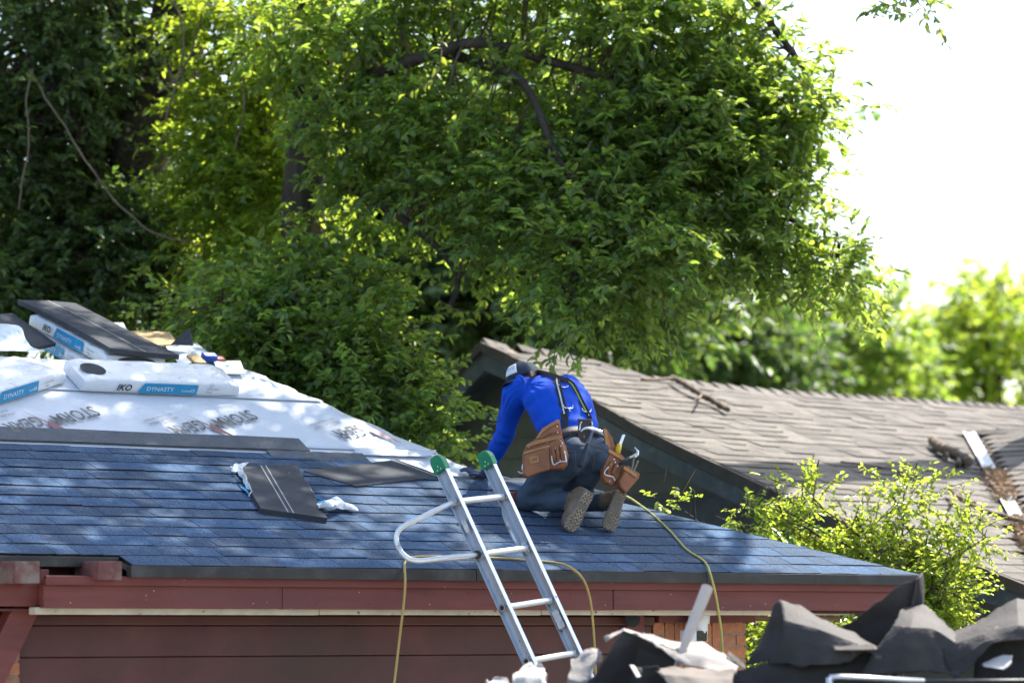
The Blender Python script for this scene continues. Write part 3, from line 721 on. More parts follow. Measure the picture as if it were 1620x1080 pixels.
# ================================================================== GREY NEIGHBOUR HOUSE
yaw = rad(45); R_ = V((math.cos(yaw), math.sin(yaw), 0)); G_ = V((math.sin(yaw), -math.cos(yaw), 0))
TIP = at(764, 538, 24.0)
R1 = TIP + R_*1.83; R1.z = at(1030, 600, R1.y).z
Q1 = at(1557, 897, 20.84)
sv = (Q1-R1); sv = sv - R_*sv.dot(R_); SN = -sv.normalized()      # up the slope
NN = R_.cross(SN).normalized()
if NN.z < 0: NN = -NN
def nb(x, y, h=0.0): return onp(x, y, R1+NN*h, NN)
def nr(p): return (p-R1).dot(R_)
def ns(p): return (p-R1).dot(SN)
nh = thing('grey_house', (R1.x, R1.y, 0), 'grey sided house with a weathered brown shingle gable roof behind the worker', 'house')
mNs = M('weathered_shingle', (0.160,0.146,0.131), .95, .2, 5, .5, 300, .004, spec=.12, rnd=.20, gran=.3, blotch=(0.115,0.10,0.088), bl_scale=1.3, bl_lo=.52, bl_hi=.8, chip=((0.10,0.09,0.075), 7, .60, .68))
mNe = M('weathered_shingle_edge', (0.05,0.042,0.036), .95, .1)
mNb = M('slate_trim', (0.058,0.072,0.086), .6, .25, 8, .3, 60, .004, blotch=(0.12,0.13,0.14), bl_scale=9, bl_lo=.56, bl_hi=.66)
mNd = M('brown_rake', (0.07,0.055,0.048), .8, .25, 10, .3, 60)
mNw = M('grey_green_siding', (0.12,0.125,0.11), .7, .15, 6, .2, 60)
rake_px = [(764,541),(802,557),(848,582),(922,621),(1014,674),(1079,706),(1217,771),(1316,815),(1440,858),(1557,897),(1640,930)]
ridge_px = [(764,540),(818,549),(890,562),(952,578),(1032,599),(1217,619),(1335,627),(1620,645),(1720,652)]
rake = [nb(*p) for p in rake_px]; ridge = [nb(*p) for p in ridge_px]
low_end = [nb(1640,930), nb(1900,960), nb(1900,660)]
poly = rake + low_end[1:] + ridge[::-1][:-1]
def rake_r(s):                                # ridge coordinate of the rake at slope coordinate s
    q = sorted([(ns(p), nr(p)) for p in rake])
    if s <= q[0][0]: return q[0][1]
    for (a, b), (c, d) in zip(q, q[1:]):
        if a <= s <= c: return b + (d-b)*(s-a)/max(c-a, 1e-6)
    return q[-1][1]
def ridge_s(r):
    q = sorted([(nr(p), ns(p)) for p in ridge])
    if r <= q[0][0]: return q[0][1]
    for (a, b), (c, d) in zip(q, q[1:]):
        if a <= r <= c: return b + (d-b)*(r-a)/max(c-a, 1e-6)
    return q[-1][1]
s_bot = min(ns(nb(1640,930)), ns(nb(1900,960))) - .1
# deck + back slope
mb = MB()
mb.v = [R1+R_*nr(p)+SN*ns(p)-NN*.03 for p in poly]; mb.f = [tuple(range(len(poly)))]
nroof = obj('roof', mb, mDeck, nh); solid(nroof, .05, -1)
# (left slope is built with the left rake below)
# valley wing
v0, v1 = nb(1532,690), nb(1668,935); vdir = (v1-v0)
WN = G_.cross(vdir).normalized()
if WN.z < 0: WN = -WN
def wing(x, y, h=0.0): return onp(x, y, v0+WN*h, WN)
NT = {}
def ntab(wd, L=EXPO+.03, hi=0):
    key = (round(wd, 2), hi)
    if key not in NT:
        m_ = MB(); t = (.003,.006,.010)[hi]; key0 = key[0]
        top = [V((.002,0,t)), V((key0-.002,0,t)), V((key0-.002,L,.002)), V((.002,L,.002))]; bt = [V((p.x,p.y,-.004)) for p in top]
        m_.v = top+bt; m_.f = [(0,1,2,3),(4,5,1,0),(5,6,2,1),(7,4,0,3)]
        NT[key] = m_
    return NT[key]
def valley_r(s):
    a, b = ns(v0), ns(v1)
    return nr(v0) + (nr(v1)-nr(v0))*(s-a)/(b-a)
rn = random.Random(9); NTm = {}
rest = MB(); rest_e = []; cnt = 0
i = 0; s = s_bot; vs0 = ns(v0)
while s < .35:
    r = rake_r(s+.05) + rn.uniform(0,.02); wav = rn.uniform(-.004,.004)
    rmax = 6.5
    if s < vs0: rmax = valley_r(s) - .06
    while r < rmax:
        wd = rn.choice((.16,.2,.24,.28,.33))
        ok = s + EXPO*.6 < ridge_s(r+wd*.5)
        if ok:
            p = R1 + R_*r + SN*(s+wav+rn.uniform(-.006,.006)) + NN*rn.uniform(0,.004)
            Fm = frame(p, R_, SN, NN); x, y = px_of(p)
            if s < -1.0 and cnt < 260 and 980 < x < 1600 and 640 < y < 930:
                hi = rn.choice((0,1,2,2)); key = (round(wd,2), hi)
                if key not in NTm:
                    NTm[key] = mesh_of(ntab(wd, hi=hi), 'shingle'); NTm[key].materials.append(mNs); NTm[key].materials.append(mNe); NTm[key].polygons[1].material_index = 1
                place('shingle', NTm[key], Fm, nroof); cnt += 1
            else:
                m_ = ntab(wd, hi=rn.choice((0,1,2,2))); n = len(rest.v); rest.v += [Fm @ q for q in m_.v]; rest.f += [tuple(k+n for k in f) for f in m_.f]; rest_e += [0,1,0,0]
        r += wd
    s += EXPO
# wing shingles
WS = WN.cross(G_).normalized()
if WS.z < 0: WS = -WS
wt = (wing(1512,686)-v0).dot(WS)
g0 = 0.0; s = (v1-v0).dot(WS) - .2
while s < wt - .05:
    kk = (s)/((v1-v0).dot(WS)); gstart = (v1-v0).dot(G_)*kk
    g1 = gstart + .09
    while g1 < gstart + 4:
        wd = rn.choice((.16,.2,.24,.28,.33))
        p = v0 + G_*g1 + WS*(s+rn.uniform(-.008,.008)) + WN*.002; Fm = frame(p, G_, WS, G_.cross(WS))
        m_ = ntab(wd, hi=rn.choice((0,1,2,2))); n = len(rest.v); rest.v += [Fm @ q for q in m_.v]; rest.f += [tuple(k+n for k in f) for f in m_.f]; rest_e += [0,1,0,0]
        g1 += wd
    s += EXPO
o = obj('shingle', rest, mNs, nroof); o['kind'] = 'stuff'; o.data.materials.append(mNe); o.data.polygons.foreach_set('material_index', rest_e)
mb = MB(); top = v0 + WS*wt
mb.quad(v0+WS*wt-WN*.02, v0+WS*wt+G_*4-WN*.02, v1+G_*4-WS*.5-WN*.02, v1-WN*.02); mb.quad(v0-WN*.02, v0+WS*wt-WN*.02, v1-WN*.02); obj('wing_deck', mb, mDeck, nroof)
# ridge caps: main ridge and wing ridge
def caps(P, name, w_=.13):
    pts = []
    for a, b in zip(P, P[1:]):
        k = max(1, int((b-a).length/.15))
        for q in range(k): pts.append((a+(b-a)*q/k, (b-a).normalized()))
    for p, d in pts:
        sd_ = d.cross(Z).normalized(); mb = MB()
        mb.v = [p+sd_*w_-Z*.045+Z*.012, p+Z*.028, p-sd_*w_-Z*.045+Z*.012, p+d*.2+sd_*w_-Z*.05, p+d*.2+Z*.006, p+d*.2-sd_*w_-Z*.05]
        mb.v += [v_ - Z*.012 for v_ in mb.v]
        mb.f = [(0,1,4,3),(1,2,5,4),(6,7,1,0),(7,8,2,1)]
        obj(name, mb, mNs, nroof)
caps(ridge[:-1], 'ridge_cap', .11)
caps([v0+WS*wt+G_*(-.1), v0+WS*wt+G_*1.4], 'ridge_cap', .10)
# valley flashing and the litter in it
mMet = M('white_metal', (0.60,0.60,0.58), .4, .05, metal=.0, spec=.6)
vd = vdir.normalized(); nL = (R_*-1); 
mb = MB(); a_ = v0 - vd*.05; b_ = v1
sideL = (-R_ + SN*0.0); sideR = (G_*1.0)
mb.grid([[a_+NN*.03-R_*.08, a_+NN*.005+WN*.005+Z*.008, a_+WN*.03+G_*.08], [b_+NN*.03-R_*.08, b_+NN*.005+WN*.005+Z*.008, b_+WN*.03+G_*.08]]); solid(obj('valley_flashing', mb, mMet, nroof), .004)
mb = MB(); rl = random.Random(3)
for (t0, t1, k) in ((.30,.50,500),(.62,.92,900)):
    for _ in range(k):
        p = v0 + vdir*((t0+(t1-t0)*rl.random())) + (-R_ if rl.random() < .5 else G_)*abs(rl.gauss(0,.06)) + Z*(.025+rl.random()*.05)
        d = V((rl.gauss(0,1), rl.gauss(0,1), rl.gauss(0,.4))).normalized()*rl.uniform(.02,.05); e = d.cross(V((rl.gauss(0,1),rl.gauss(0,1),rl.gauss(0,1)))).normalized()*.008
        n = len(mb.v); mb.v += [p-d, p+e, p+d, p-e]; mb.f.append((n,n+1,n+2,n+3))
o = obj('leaf_litter', mb, M('dry_leaf', (0.34,0.235,0.155), .9, .3, rnd=.45)); tag(o, 'dry brown leaves and twigs clogging the metal roof valley', 'leaf litter', kind='stuff')
# rake boards along the right-hand rake and the left one
def below(p, d): return p - Z*d
n_r = len(rake)
for i in range(n_r-1):
    a_, b_ = rake[i], rake[i+1]; t = (b_-a_).normalized()
    mb = MB(); mb.v = [a_-R_*.03+Z*.0, b_-R_*.03, b_-R_*.03-Z*.07, a_-R_*.03-Z*.07]; mb.v += [v_+R_*.06 for v_ in mb.v]
    mb.f = [(0,3,2,1),(4,5,6,7),(0,1,5,4),(3,7,6,2),(0,4,7,3),(1,2,6,5)]; obj('drip_board', mb, mNd, nh)
big = [(0,3),(3,5),(5,7),(7,10)]
for i0, i1 in big:
    a_, b_ = rake[i0], rake[i1]
    for j in range(i0, i1):
        a_, b_ = rake[j], rake[j+1]
        mb = MB(); hgt = .15
        mb.v = [a_+R_*.0-Z*.065, b_-Z*.065, b_-Z*(.065+hgt), a_-Z*(.065+hgt)]; mb.v += [v_+R_*.05 for v_ in mb.v]
        mb.f = [(0,3,2,1),(4,5,6,7),(0,1,5,4),(3,7,6,2),(0,4,7,3),(1,2,6,5)]; obj('rake_board', mb, mNb, nh)
lr = [rake[0]] + [onp(x, y, rake[0], R_) for x, y in ((700,604),(640,690),(590,760))]
mb = MB(); mb.grid([[p-Z*.02, p-Z*.22+R_*1.83, p-Z*.24+R_*9] for p in lr]); solid(obj('roof_left_slope', mb, mNs, nroof), .05, 0)
for j in range(3):
    a_, b_ = lr[j], lr[j+1]
    for (dz0, dz1, dr, mt, nm) in ((0,.07,-.03,mNd,'drip_board'),(.065,.24,.0,mNb,'rake_board')):
        mb = MB(); mb.v = [a_+R_*dr-Z*dz0, b_+R_*dr-Z*dz0, b_+R_*dr-Z*dz1, a_+R_*dr-Z*dz1]; mb.v += [v_+R_*.06 for v_ in mb.v]
        mb.f = [(0,1,2,3),(4,7,6,5),(0,4,5,1),(3,2,6,7),(0,3,7,4),(1,5,6,2)]; obj(nm, mb, mt, nh)
mb = MB(); mb.grid([[p-Z*.10-R_*.0, p-Z*.16+R_*.6] for p in lr]); obj('soffit', mb, mNb, nh)
mb = MB(); mb.grid([[p-NN*.09, p-NN*.09+R_*.6] for p in rake]); obj('soffit', mb, mNb, nh)
mb = MB(); q_ = lr[-1]; mb.quad(q_, q_+R_*8, q_+R_*8-Z*q_.z, q_-Z*q_.z); obj('wall', mb, mNw, nh)
q_ = lr[-1]+R_*8; mb = MB(); mb.quad(q_, q_+G_*7.5, q_+G_*7.5-Z*q_.z, q_-Z*q_.z); obj('wall', mb, mNw, nh)
# recessed gable wall of lap boards
def gw(x, y, d=.55): return onp(x, y, TIP+R_*d, R_)
gz_top = TIP.z - .35
mGw = mNw
zt_ = TIP.z - .14; k = 0
gp = V((rake[0].x, rake[0].y, TIP.z)) + R_*.40
def wall_span(z):                             # extent along G_ at height z under the rakes
    ts = []
    for P in (rake, lr):
        hit = None
        for a_, b_ in zip(P, P[1:]):
            if (a_.z-z)*(b_.z-z) <= 0 and abs(a_.z-b_.z) > 1e-6:
                f = (a_.z-z)/(a_.z-b_.z); hit = ((a_+(b_-a_)*f)-TIP).dot(G_)
        ts.append(hit if hit is not None else (P[-1]-TIP).dot(G_))
    return min(ts), max(ts)
z = zt_
while z > CZ - .9:
    a0, a1 = wall_span(z+.0)
    mb = MB(); mb.v = [gp+G_*a0+Z*(z-gp.z), gp+G_*a1+Z*(z-gp.z), gp+G_*a1+Z*(z-.17-gp.z)-R_*.018, gp+G_*a0+Z*(z-.17-gp.z)-R_*.018]
    mb.v += [v_+R_*.02 for v_ in mb.v]; mb.f = [(0,3,2,1),(4,5,6,7),(0,1,5,4),(3,7,6,2),(0,4,7,3),(1,2,6,5)]
    obj('siding_board', mb, mGw, nh); z -= .16
mb = MB(); a0, a1 = wall_span(CZ-.3)
mb.box(gp+G_*a0+R_*.03-Z*gp.z, G_*(a1-a0), R_*.1, Z*(CZ)); obj('wall', mb, mNw, nh)
# dark lower band board under the siding
mb = MB(); p_ = gp - R_*.05; a0 = -.2
z_a = onp(1100, 788, p_, R_).z; a1 = wall_span(z_a)[1]-.05
mb.box(p_+G_*a0+Z*(z_a-.45-p_.z), G_*(a1-a0), R_*.03, Z*.45); obj('band_board', mb, mNb, nh)
# branches lying on that roof
def stick(name, label, pts, r, mat, sub=()):
    P = crom([nb(x,y,h) for x,y,h in pts], 6); rr = [r*(1+.18*math.sin(i*2.3)+.12*math.sin(i*5.1)) for i in range(len(P))]
    mb = MB(); mb.tube(P, rr, 9)
    for sp, r2 in sub: mb.tube(crom([nb(x,y,h) for x,y,h in sp], 4), r2, 6)
    o = obj(name, mb, mat, smooth=True); tag(o, label, 'branch', 'fallen branches on the grey roof'); return o
mDead = M('dead_wood', (0.17,0.125,0.09), .9, .35, 22, .7, 70, .012, blotch=(0.05,0.04,0.035), bl_scale=9)
stick('fallen_branch', 'thick mossy dead branch lying just below the grey ridge', [(1064,597,.06),(1085,608,.07),(1110,624,.06),(1132,636,.05),(1152,648,.05)], .023, mDead, [([(1064,598,.08),(1040,600,.08),(1015,600,.09)], .012), ([(1110,624,.06),(1104,632,.1)], .01)])
stick('fallen_branch', 'short stubby log beside the top of the valley flashing', [(1476,697,.06),(1490,708,.07),(1505,715,.07),(1520,724,.06),(1534,731,.06)], .042, mDead, [([(1500,712,.06),(1498,722,.05)], .02),([(1518,722,.06),(1516,735,.04)], .02)])
stick('fallen_branch', 'forked thin branch lying across the lower valley litter', [(1502,772,.07),(1512,782,.07),(1535,797,.06),(1570,812,.07),(1625,826,.08)], .018, mDead, [([(1512,782,.07),(1502,799,.05)], .012),([(1514,770,.09),(1516,784,.07),(1543,795,.08)], .01)])
stick('fallen_branch', 'hair thin twig lying in the middle of the grey roof', [(1330,730,.02),(1370,735,.03),(1410,742,.02),(1450,757,.02)], .007, mDead, [([(1400,738,.02),(1425,733,.03)], .005)])
# ================================================================== LADDER
mAl = M('aluminium', (0.50,0.53,0.58), .36, .10, 30, .2, 140, .001, metal=.85, spec=.5, stretch=(1,1,.2), blotch=(0.35,0.36,0.38), bl_scale=9, bl_lo=.62, bl_hi=.72, chip=((0.06,0.06,0.065), 26, .67, .70))
mAlR = M('rung_aluminium', (0.75,0.75,0.74), .35, .05, 20, .1, 120, .001, metal=.6)
mGreen = M('green_plastic', (0.008,0.20,0.085), .45, .12, 20, .1, 100)
mStk = M('sticker', (0.62,0.63,0.64), .5, .1, blotch=(0.35,0.36,0.38), bl_scale=30)
mBlk = M('black_rubber', (0.018,0.018,0.02), .6, .2)
AN = at(722, 793, 16.95); ks = 16.95/FPX
U = V((-37*ks, .06, 81*ks)); UL = .305; U = U.normalized()
Rv = V((.25,.31,.022)); Rv = (Rv - U*Rv.dot(U)).normalized(); Nl = Rv.cross(U).normalized()
if Nl.y > 0: Nl = -Nl
LW = .40
ladder = thing('extension_ladder', (AN - U*(AN.z/U.z)) , 'aluminium ladder with green end caps and stand-off arms leaning on the eave', 'ladder')
top_t = 58*ks*1.12; bot_t = -(AN.z-.03)/U.z
DP, FL, TK = .072, .030, .004
for side in (0, 1):
    base = AN + Rv*(LW*side)
    sg = 1 if side else -1
    pr = [(0,0),(1,0),(1,1),(0,1)]
    # channel: web outward, two flanges
    prof = [(0,-DP/2),(FL,-DP/2),(FL,-DP/2+TK*1.4),(TK,-DP/2+TK*1.4),(TK,DP/2-TK*1.4),(FL,DP/2-TK*1.4),(FL,DP/2),(0,DP/2)]
    P = [base + Rv*(sg*(FL*.5-x)) + Nl*y for x, y in prof] if side == 0 else [base + Rv*(sg*(FL*.5-x)) + Nl*y for x, y in prof]
    # web on the outer side for the near rail: open side faces outwards for the photo's look
    P = [base + Rv*(-(x-FL*.5)) + Nl*y for x, y in prof]
    mb = MB(); n = len(P); a_ = [p + U*bot_t for p in P]; b_ = [p + U*top_t for p in P]
    mb.v = a_+b_
    for i in range(n): j = (i+1) % n; mb.f.append((i,j,n+j,n+i))
    mb.f += [tuple(range(n)), tuple(range(2*n-1,n-1,-1))]
    rail = obj('rail', mb, mAl, ladder, bevel=.0012)
    # green end cap: hood over the top
    c = base + U*(top_t-.035)
    mb = MB(); hx, hy = FL*.5+.006, DP*.5+.006
    secs = []
    for t, kx, ky, sh in ((0,1,1,0),(.045,1,1,0),(.066,.98,.9,.0),(.083,.9,.68,-.004),(.092,.7,.35,-.008)):
        q = c + U*t + Nl*sh
        secs.append([q - Rv*hx*kx - Nl*hy*ky, q + Rv*hx*kx - Nl*hy*ky, q + Rv*hx*kx + Nl*hy*ky, q - Rv*hx*kx + Nl*hy*ky])
    mb.rings(secs); cap = obj('end_cap', mb, mGreen, ladder, bevel=.004)
    mb = MB()
    for (du, dn) in ((.012,-.012),(.012,.012),(.03,0)):
        mb.cbox(c + U*du + Nl*dn - Rv*(hx+.0005), Rv*.002, U*.007, Nl*.007)
    obj('rivet', mb, mAlR, ladder)
    mb = MB(); c2 = base - U*(.5 if side == 0 else .62) - Rv*(FL*.5+.0) 
    wx = -Rv*(-FL*.5+.0)
    for (du, hh, ww) in (((-.72),.10,.045),((-.30),.06,.03)) if side else ((-.14,.07,.03),):
        cc = base + U*du - Rv*(FL*.5 - TK - .0006 - (FL - 2*TK - .0))  # on the web face
        mb.cbox(base + U*du + Rv*(FL*.5 - FL + 0) - Rv*.0 + Rv*0, Rv*.001, U*hh, Nl*ww)
    obj('sticker', mb, mStk, ladder)
nr_ = int(-bot_t/UL)
for k in range(-nr_, 1):
    p = AN + U*(k*UL); mb = MB()
    mb.tube([p - Rv*(FL*.5+.006), p + Rv*(LW+FL*.5-.004)], .0165, 14); obj('rung', mb, mAlR, ladder, auto=40)
    for q, s_ in ((p - Rv*(FL*.5+.002), -1), (p + Rv*(LW-FL*.5), -1)):
        if k < -1 or s_: 
            mb = MB(); mb.tube([q-Rv*.004, q+Rv*.004], .022, 14); obj('rung_collar', mb, mAl, ladder, auto=40)
    if k in (-2,-3):
        mb = MB(); q = p - Rv*(FL*.5+.0075); mb.tube([q, q+Rv*.002], .0135, 12); obj('rung_bore', mb, mBlk, ladder)
# stand-off arms
def arm(sd_, side):
    a = AN + Rv*(LW*side); ex = Rv*sd_
    p1 = a + ex*.02; p2 = a - U*UL + ex*.02
    nn_ = .30 if sd_ < 0 else .25
    e1 = a - Nl*nn_ + ex*(.215 if sd_ < 0 else .28); e2 = a - U*(UL-.125) - Nl*nn_ + ex*(.215 if sd_ < 0 else .28)
    def rnd(A, Bp, C, r):
        d1 = (A-Bp).normalized(); d2 = (C-Bp).normalized(); return [Bp + d1*r*(1-t)*(1-t) + d2*r*t*t for t in (0,.2,.4,.6,.8,1)]
    pts = [p1, p1.lerp(e1,.5)] + rnd(p1, e1, e2, .09) + rnd(e1, e2, p2, .09) + [e2.lerp(p2,.55), p2]
    mb = MB(); mb.tube(pts, .0148, 12); obj('standoff_arm', mb, mAlR, ladder, smooth=True)
    for p in (p1, p2):
        mb = MB(); mb.tube([p - ex*.004, p + ex*.012], .022, 12); obj('arm_socket', mb, mBlk if p is p2 else mAl, ladder, auto=40)
arm(-1, 0); arm(1, 1)
mb = MB()
for s_ in (0,1):
    p = AN + Rv*(LW*s_) + U*bot_t; mb = MB(); mb.cbox(p+Z*.0, Rv*.06, Nl*.11, Z*.04); obj('ladder_foot', mb, mBlk, ladder, bevel=.006)

# ================================================================== HOSES
mHose = M('yellow_hose', (0.42,0.30,0.09), .5, .12, 10, .1, 60)
mHose2 = M('lime_hose', (0.40,0.37,0.09), .5, .12, 10, .1, 60)
fr = lambda x, y, Y: at(x, y, Y)
EV = 0.014
def hang(x, y, c=-.06):                       # point just in front of the fascia plane
    return onp(x, y, O+B*c, B)
pts = [hang(620,1110), hang(626,1060), hang(633,1000), hang(639,950), hang(641,918), hang(640,898,-.03), low(641,889,.02), low(652,881,EV), low(690,880,EV), low(740,881,EV), low(800,883,EV), low(850,887,EV), low(880,890,.02), hang(902,897,-.02), hang(922,915), hang(933,945), hang(938,985), hang(941,1030), hang(943,1090)]
pts = [V((pts[0].x-.1, pts[0].y-.05, .03)), hang(606,1330), hang(612,1200)] + pts
mb = MB(); mb.tube(crom(pts, 6), .0068, 9); o = obj('air_hose', mb, mHose, smooth=True)
tag(o, 'tan air hose draped along the eave behind the ladder', 'hose', 'air hoses')
pts = [roofpt(985,783,.03), low(1000,790,.016), low(1030,812,.016), low(1060,840,.014), low(1085,868,.014), low(1105,881,.016), low(1116,890,.02), hang(1122,902,-.03), hang(1131,935), hang(1138,975), hang(1142,1010), hang(1146,1100)]
mb = MB(); mb.tube(crom(pts, 6), .0068, 9); o = obj('air_hose', mb, mHose2, smooth=True)
tag(o, 'yellow air hose running from the worker down over the eave', 'hose', 'air hoses')
mb = MB(); mb.tube([roofpt(982,781,.032), roofpt(990,785,.026)], .011, 10); c_ = obj('hose_fitting', mb, mBlk, o)

# ================================================================== BUNDLES AND LOOSE MATERIAL
mPl = M('white_wrap', (0.72,0.73,0.75), .34, .06, 6, .8, 22, .012, spec=.5, chip=((0.42,0.43,0.46), 16, .60, .72))
mBl = M('blue_label', (0.012,0.27,0.50), .4, .06, 20, .1, 40, spec=.5)
mTx = M('white_print', (0.8,0.82,0.85), .5, .03); mTk = M('black_print', (0.02,0.02,0.022), .5, .05)
mDs = M('dark_shingle_stack', (0.060,0.064,0.072), .9, .15, 7, .4, 300, .003, gran=.25, spec=.15)
def bundle(label, P0, X, W_, L=1.0, Wd=.345, Ht=.115, holes=(), words=True, stack=False):
    # P0: lower near corner, X along its length, W_ across its width, up
    X = X.normalized(); W_ = (W_ - X*W_.dot(X)).normalized(); Up = X.cross(W_).normalized()
    if Up.z < 0: Up = -Up
    t = thing('shingle_bundle', P0, label, 'shingle bundle', 'wrapped shingle bundles')
    mb = MB(); n = 14; secs = []
    for i in range(n+1):
        f = i/n; e = min(f, 1-f)*n
        k = 1.0 if e >= 1 else .80 + .2*e
        hh = Ht*(k) * (1+.03*math.sin(i*2.1)); ww = Wd*(1+.012*math.sin(i*1.3))
        c = P0 + X*(L*f) + W_*(Wd*.5) + Up*(hh*.5)
        secs.append((c, W_*(ww*.5*(.985 if e < 1 else 1)), Up*(hh*.5)))
    mb.loft(secs, 20, 6.5); w_ = obj('wrapper', mb, mPl, t, auto=50)
    s = P0 - W_*.006                          # printed side
    if words:
        mb = MB(); l0, l1 = L*.36, L*.72
        mb.quad(s+X*(l0-.02)+Up*.012, s+X*l1+Up*.012, s+X*l1+Up*(Ht-.012), s+X*(l0+.012)+Up*(Ht-.012)); obj('blue_label', mb, mBl, w_)
        Fm = lambda a, h: frame(P0 - W_*.009 + X*a + Up*h, X, Up, -W_)
        text('IKO', Ht*.62, Fm(L*.2, .026), mTk, w_, shear=.25, bold=.0015)
        text('DYNASTY', Ht*.42, Fm(l0+.03, .030), mTx, w_, sx=1.1); text('Laminé', Ht*.26, Fm(l0+.265, .03), mTx, w_); text('10', Ht*.36, Fm(l1-.05, .028), mTx, w_)
        text('ArmourZone', Ht*.17, Fm(L*.78, .05), mTk, w_); text('shingles', Ht*.15, Fm(L*.78, .03), mTk, w_)
    if holes:
        for f in holes:
            mb = MB(); c = P0 + X*(L*f[0]) + W_*(Wd*f[1]) + Up*(Ht*(1.012)); k = 18
            pl = [c + X*(math.cos(q*2*math.pi/k)*f[2]) + W_*(math.sin(q*2*math.pi/k)*f[3]) for q in range(k)]
            if f[4] == 'end':
                c = P0 + X*(L*f[0]) - W_*.007 + Up*(Ht*f[1]); pl = [c + X*(math.cos(q*2*math.pi/k)*f[2]) + Up*(math.sin(q*2*math.pi/k)*f[3]) for q in range(k)]
                mb.prism(pl, -W_*.002)
            else: mb.prism(pl, Up*.002)
            obj('hand_hole', mb, mDs, w_)
    return t, X, W_, Up
def up_ax(x0,y0,x1,y1,h=0): return upp(x1,y1,h)-upp(x0,y0,h)
uh = .02
# nearest whole bundle: printed side to the camera
pA = upp(172, 622, uh); X = upp(400, 630, uh) - pA
t1, X, W_, Up = bundle('white wrapped bundle with blue label lying whole across the underlayment', pA - X.normalized()*.17, X, S2, L=1.03, Wd=.27, Ht=.088, holes=[(.10,.46,.078,.07,'top')])
# left bundle, running off the photo
pB = upp(104, 608, uh); X = upp(0, 640, uh) - pB; X = -X
bundle('wrapped bundle cut off by the left edge, tilted blue label', pB - X.normalized()*.98, X, S2*.8+B*.3, L=.98, Ht=.09)
# opened bundle straddling the ridge, its open end towards the camera
pC = at(165, 581, upp(165,583).y + .03); dC = (B*.945 + Z*.31).normalized(); Yc = pC.y
t3, X, W_, Up = bundle('torn open bundle straddling the ridge under dark loose shingles', pC + dC, -dC, E, L=1.0, Wd=.40, Ht=.092, holes=())
mb = MB(); k = 20
for fx_ in (0,):
    c = pC + E*.20 + Up*.046 - dC*(-.004)
    mb.prism([c - dC*.012 + E*(math.cos(q*2*math.pi/k)*.125) + Up*(math.sin(q*2*math.pi/k)*.026) for q in range(k)], -dC*.003)
obj('hand_hole', mb, mDs, t3)
t5, *_ = bundle('lower bundle in shade beneath the torn open one', pC + dC*1.12 - Up*.095, -dC, E, L=.86, Wd=.38, Ht=.09)
# dark loose shingles on top of the slanting bundle
mLine = M('pale_line', (0.30,0.31,0.32), .7, .2, 60)
def slab(label, px4, Y4, th, mat, name='loose_shingle', cat='shingle', group='loose shingles', line=None, bend=0.0):
    c = [at(x, y, Yq) for (x, y), Yq in zip(px4, Y4)]
    mb = MB(); n = 8; G = []
    for i in range(n+1):
        f = i/n; a_ = c[0].lerp(c[3], f); b_ = c[1].lerp(c[2], f)
        G.append([a_.lerp(b_, j/n) + Z*(bend*math.sin(math.pi*f) ) for j in range(n+1)])
    mb.grid(G); t = thing(name, c[0], label, cat, group); o = obj('slab', mb, mat, t); solid(o, th, 0)
    if line:
        for (u0, wd) in line:
            mb = MB(); L_ = []
            for q in range(n+1):
                f = q/n; a_ = c[0].lerp(c[3], f); b_ = c[1].lerp(c[2], f); Nn = (c[1]-c[0]).cross(c[3]-c[0]).normalized()
                if Nn.z < 0: Nn = -Nn
                L_.append([a_.lerp(b_, u0) + Z*(bend*math.sin(math.pi*f)) + Nn*(th*.5+.0015), a_.lerp(b_, u0+wd) + Z*(bend*math.sin(math.pi*f)) + Nn*(th*.5+.0015)])
            mb.grid(L_); obj('release_line', mb, mLine, t)
    return t
def slab_v(label, c, th, line):
    t = thing('loose_shingle', c[0], label, 'shingle', 'loose shingles'); mb = MB(); n = 8
    G = [[c[0].lerp(c[3], i/n).lerp(c[1].lerp(c[2], i/n), j/n) + Z*(.012*math.sin(3*i/n+2*j/n)) for j in range(n+1)] for i in range(n+1)]
    mb.grid(G); solid(obj('slab', mb, mDs, t), th, 0)
    Nn = (c[1]-c[0]).cross(c[3]-c[0]).normalized(); Nn = Nn if Nn.z > 0 else -Nn; mb = MB()
    L_ = [[c[0].lerp(c[3], i/n).lerp(c[1].lerp(c[2], i/n), u) + Z*(.012*math.sin(3*i/n+2*u)) + Nn*(th*.5+.002) for u in (line, line+.02)] for i in range(n+1)]
    mb.grid(L_); obj('release_line', mb, mLine, t)
UpC = (-dC).cross(E).normalized(); UpC = UpC if UpC.z > 0 else -UpC
b_ = pC + UpC*.108
slab_v('big dark shingle sheet lying on top of the torn open bundle', [b_+dC*1.16-E*.01, b_+dC*1.12+E*.36, b_-dC*.05+E*.45, b_-dC*.03-E*.0], .028, .5)
slab('dark shingle strip at the far left above the white flap', [(-30,500),(20,498),(88,545),(55,552)], [Yc+.5,Yc+.8,Yc+.4,Yc+.1], .02, mDs)
def onlow(px4, h): return [low(x,y,h).y for x,y in px4]
q = [(363,741),(460,733),(518,822),(411,809)]
q = [(372,742),(468,738),(517,823),(412,808)]
slab('stack of dark shingles with a double pale line and torn wrap', q, onlow(q,.024), .03, mDs, line=[(.40,.02),(.48,.02)])
q = [(480,746),(628,728),(702,755),(563,770)]
slab('flat dark shingle near the white edge, cut by one pale line', q, onlow(q,.02), .014, mDs, line=[(.93,.02)])
q2 = [(632,762),(740,738),(736,742),(640,768)]
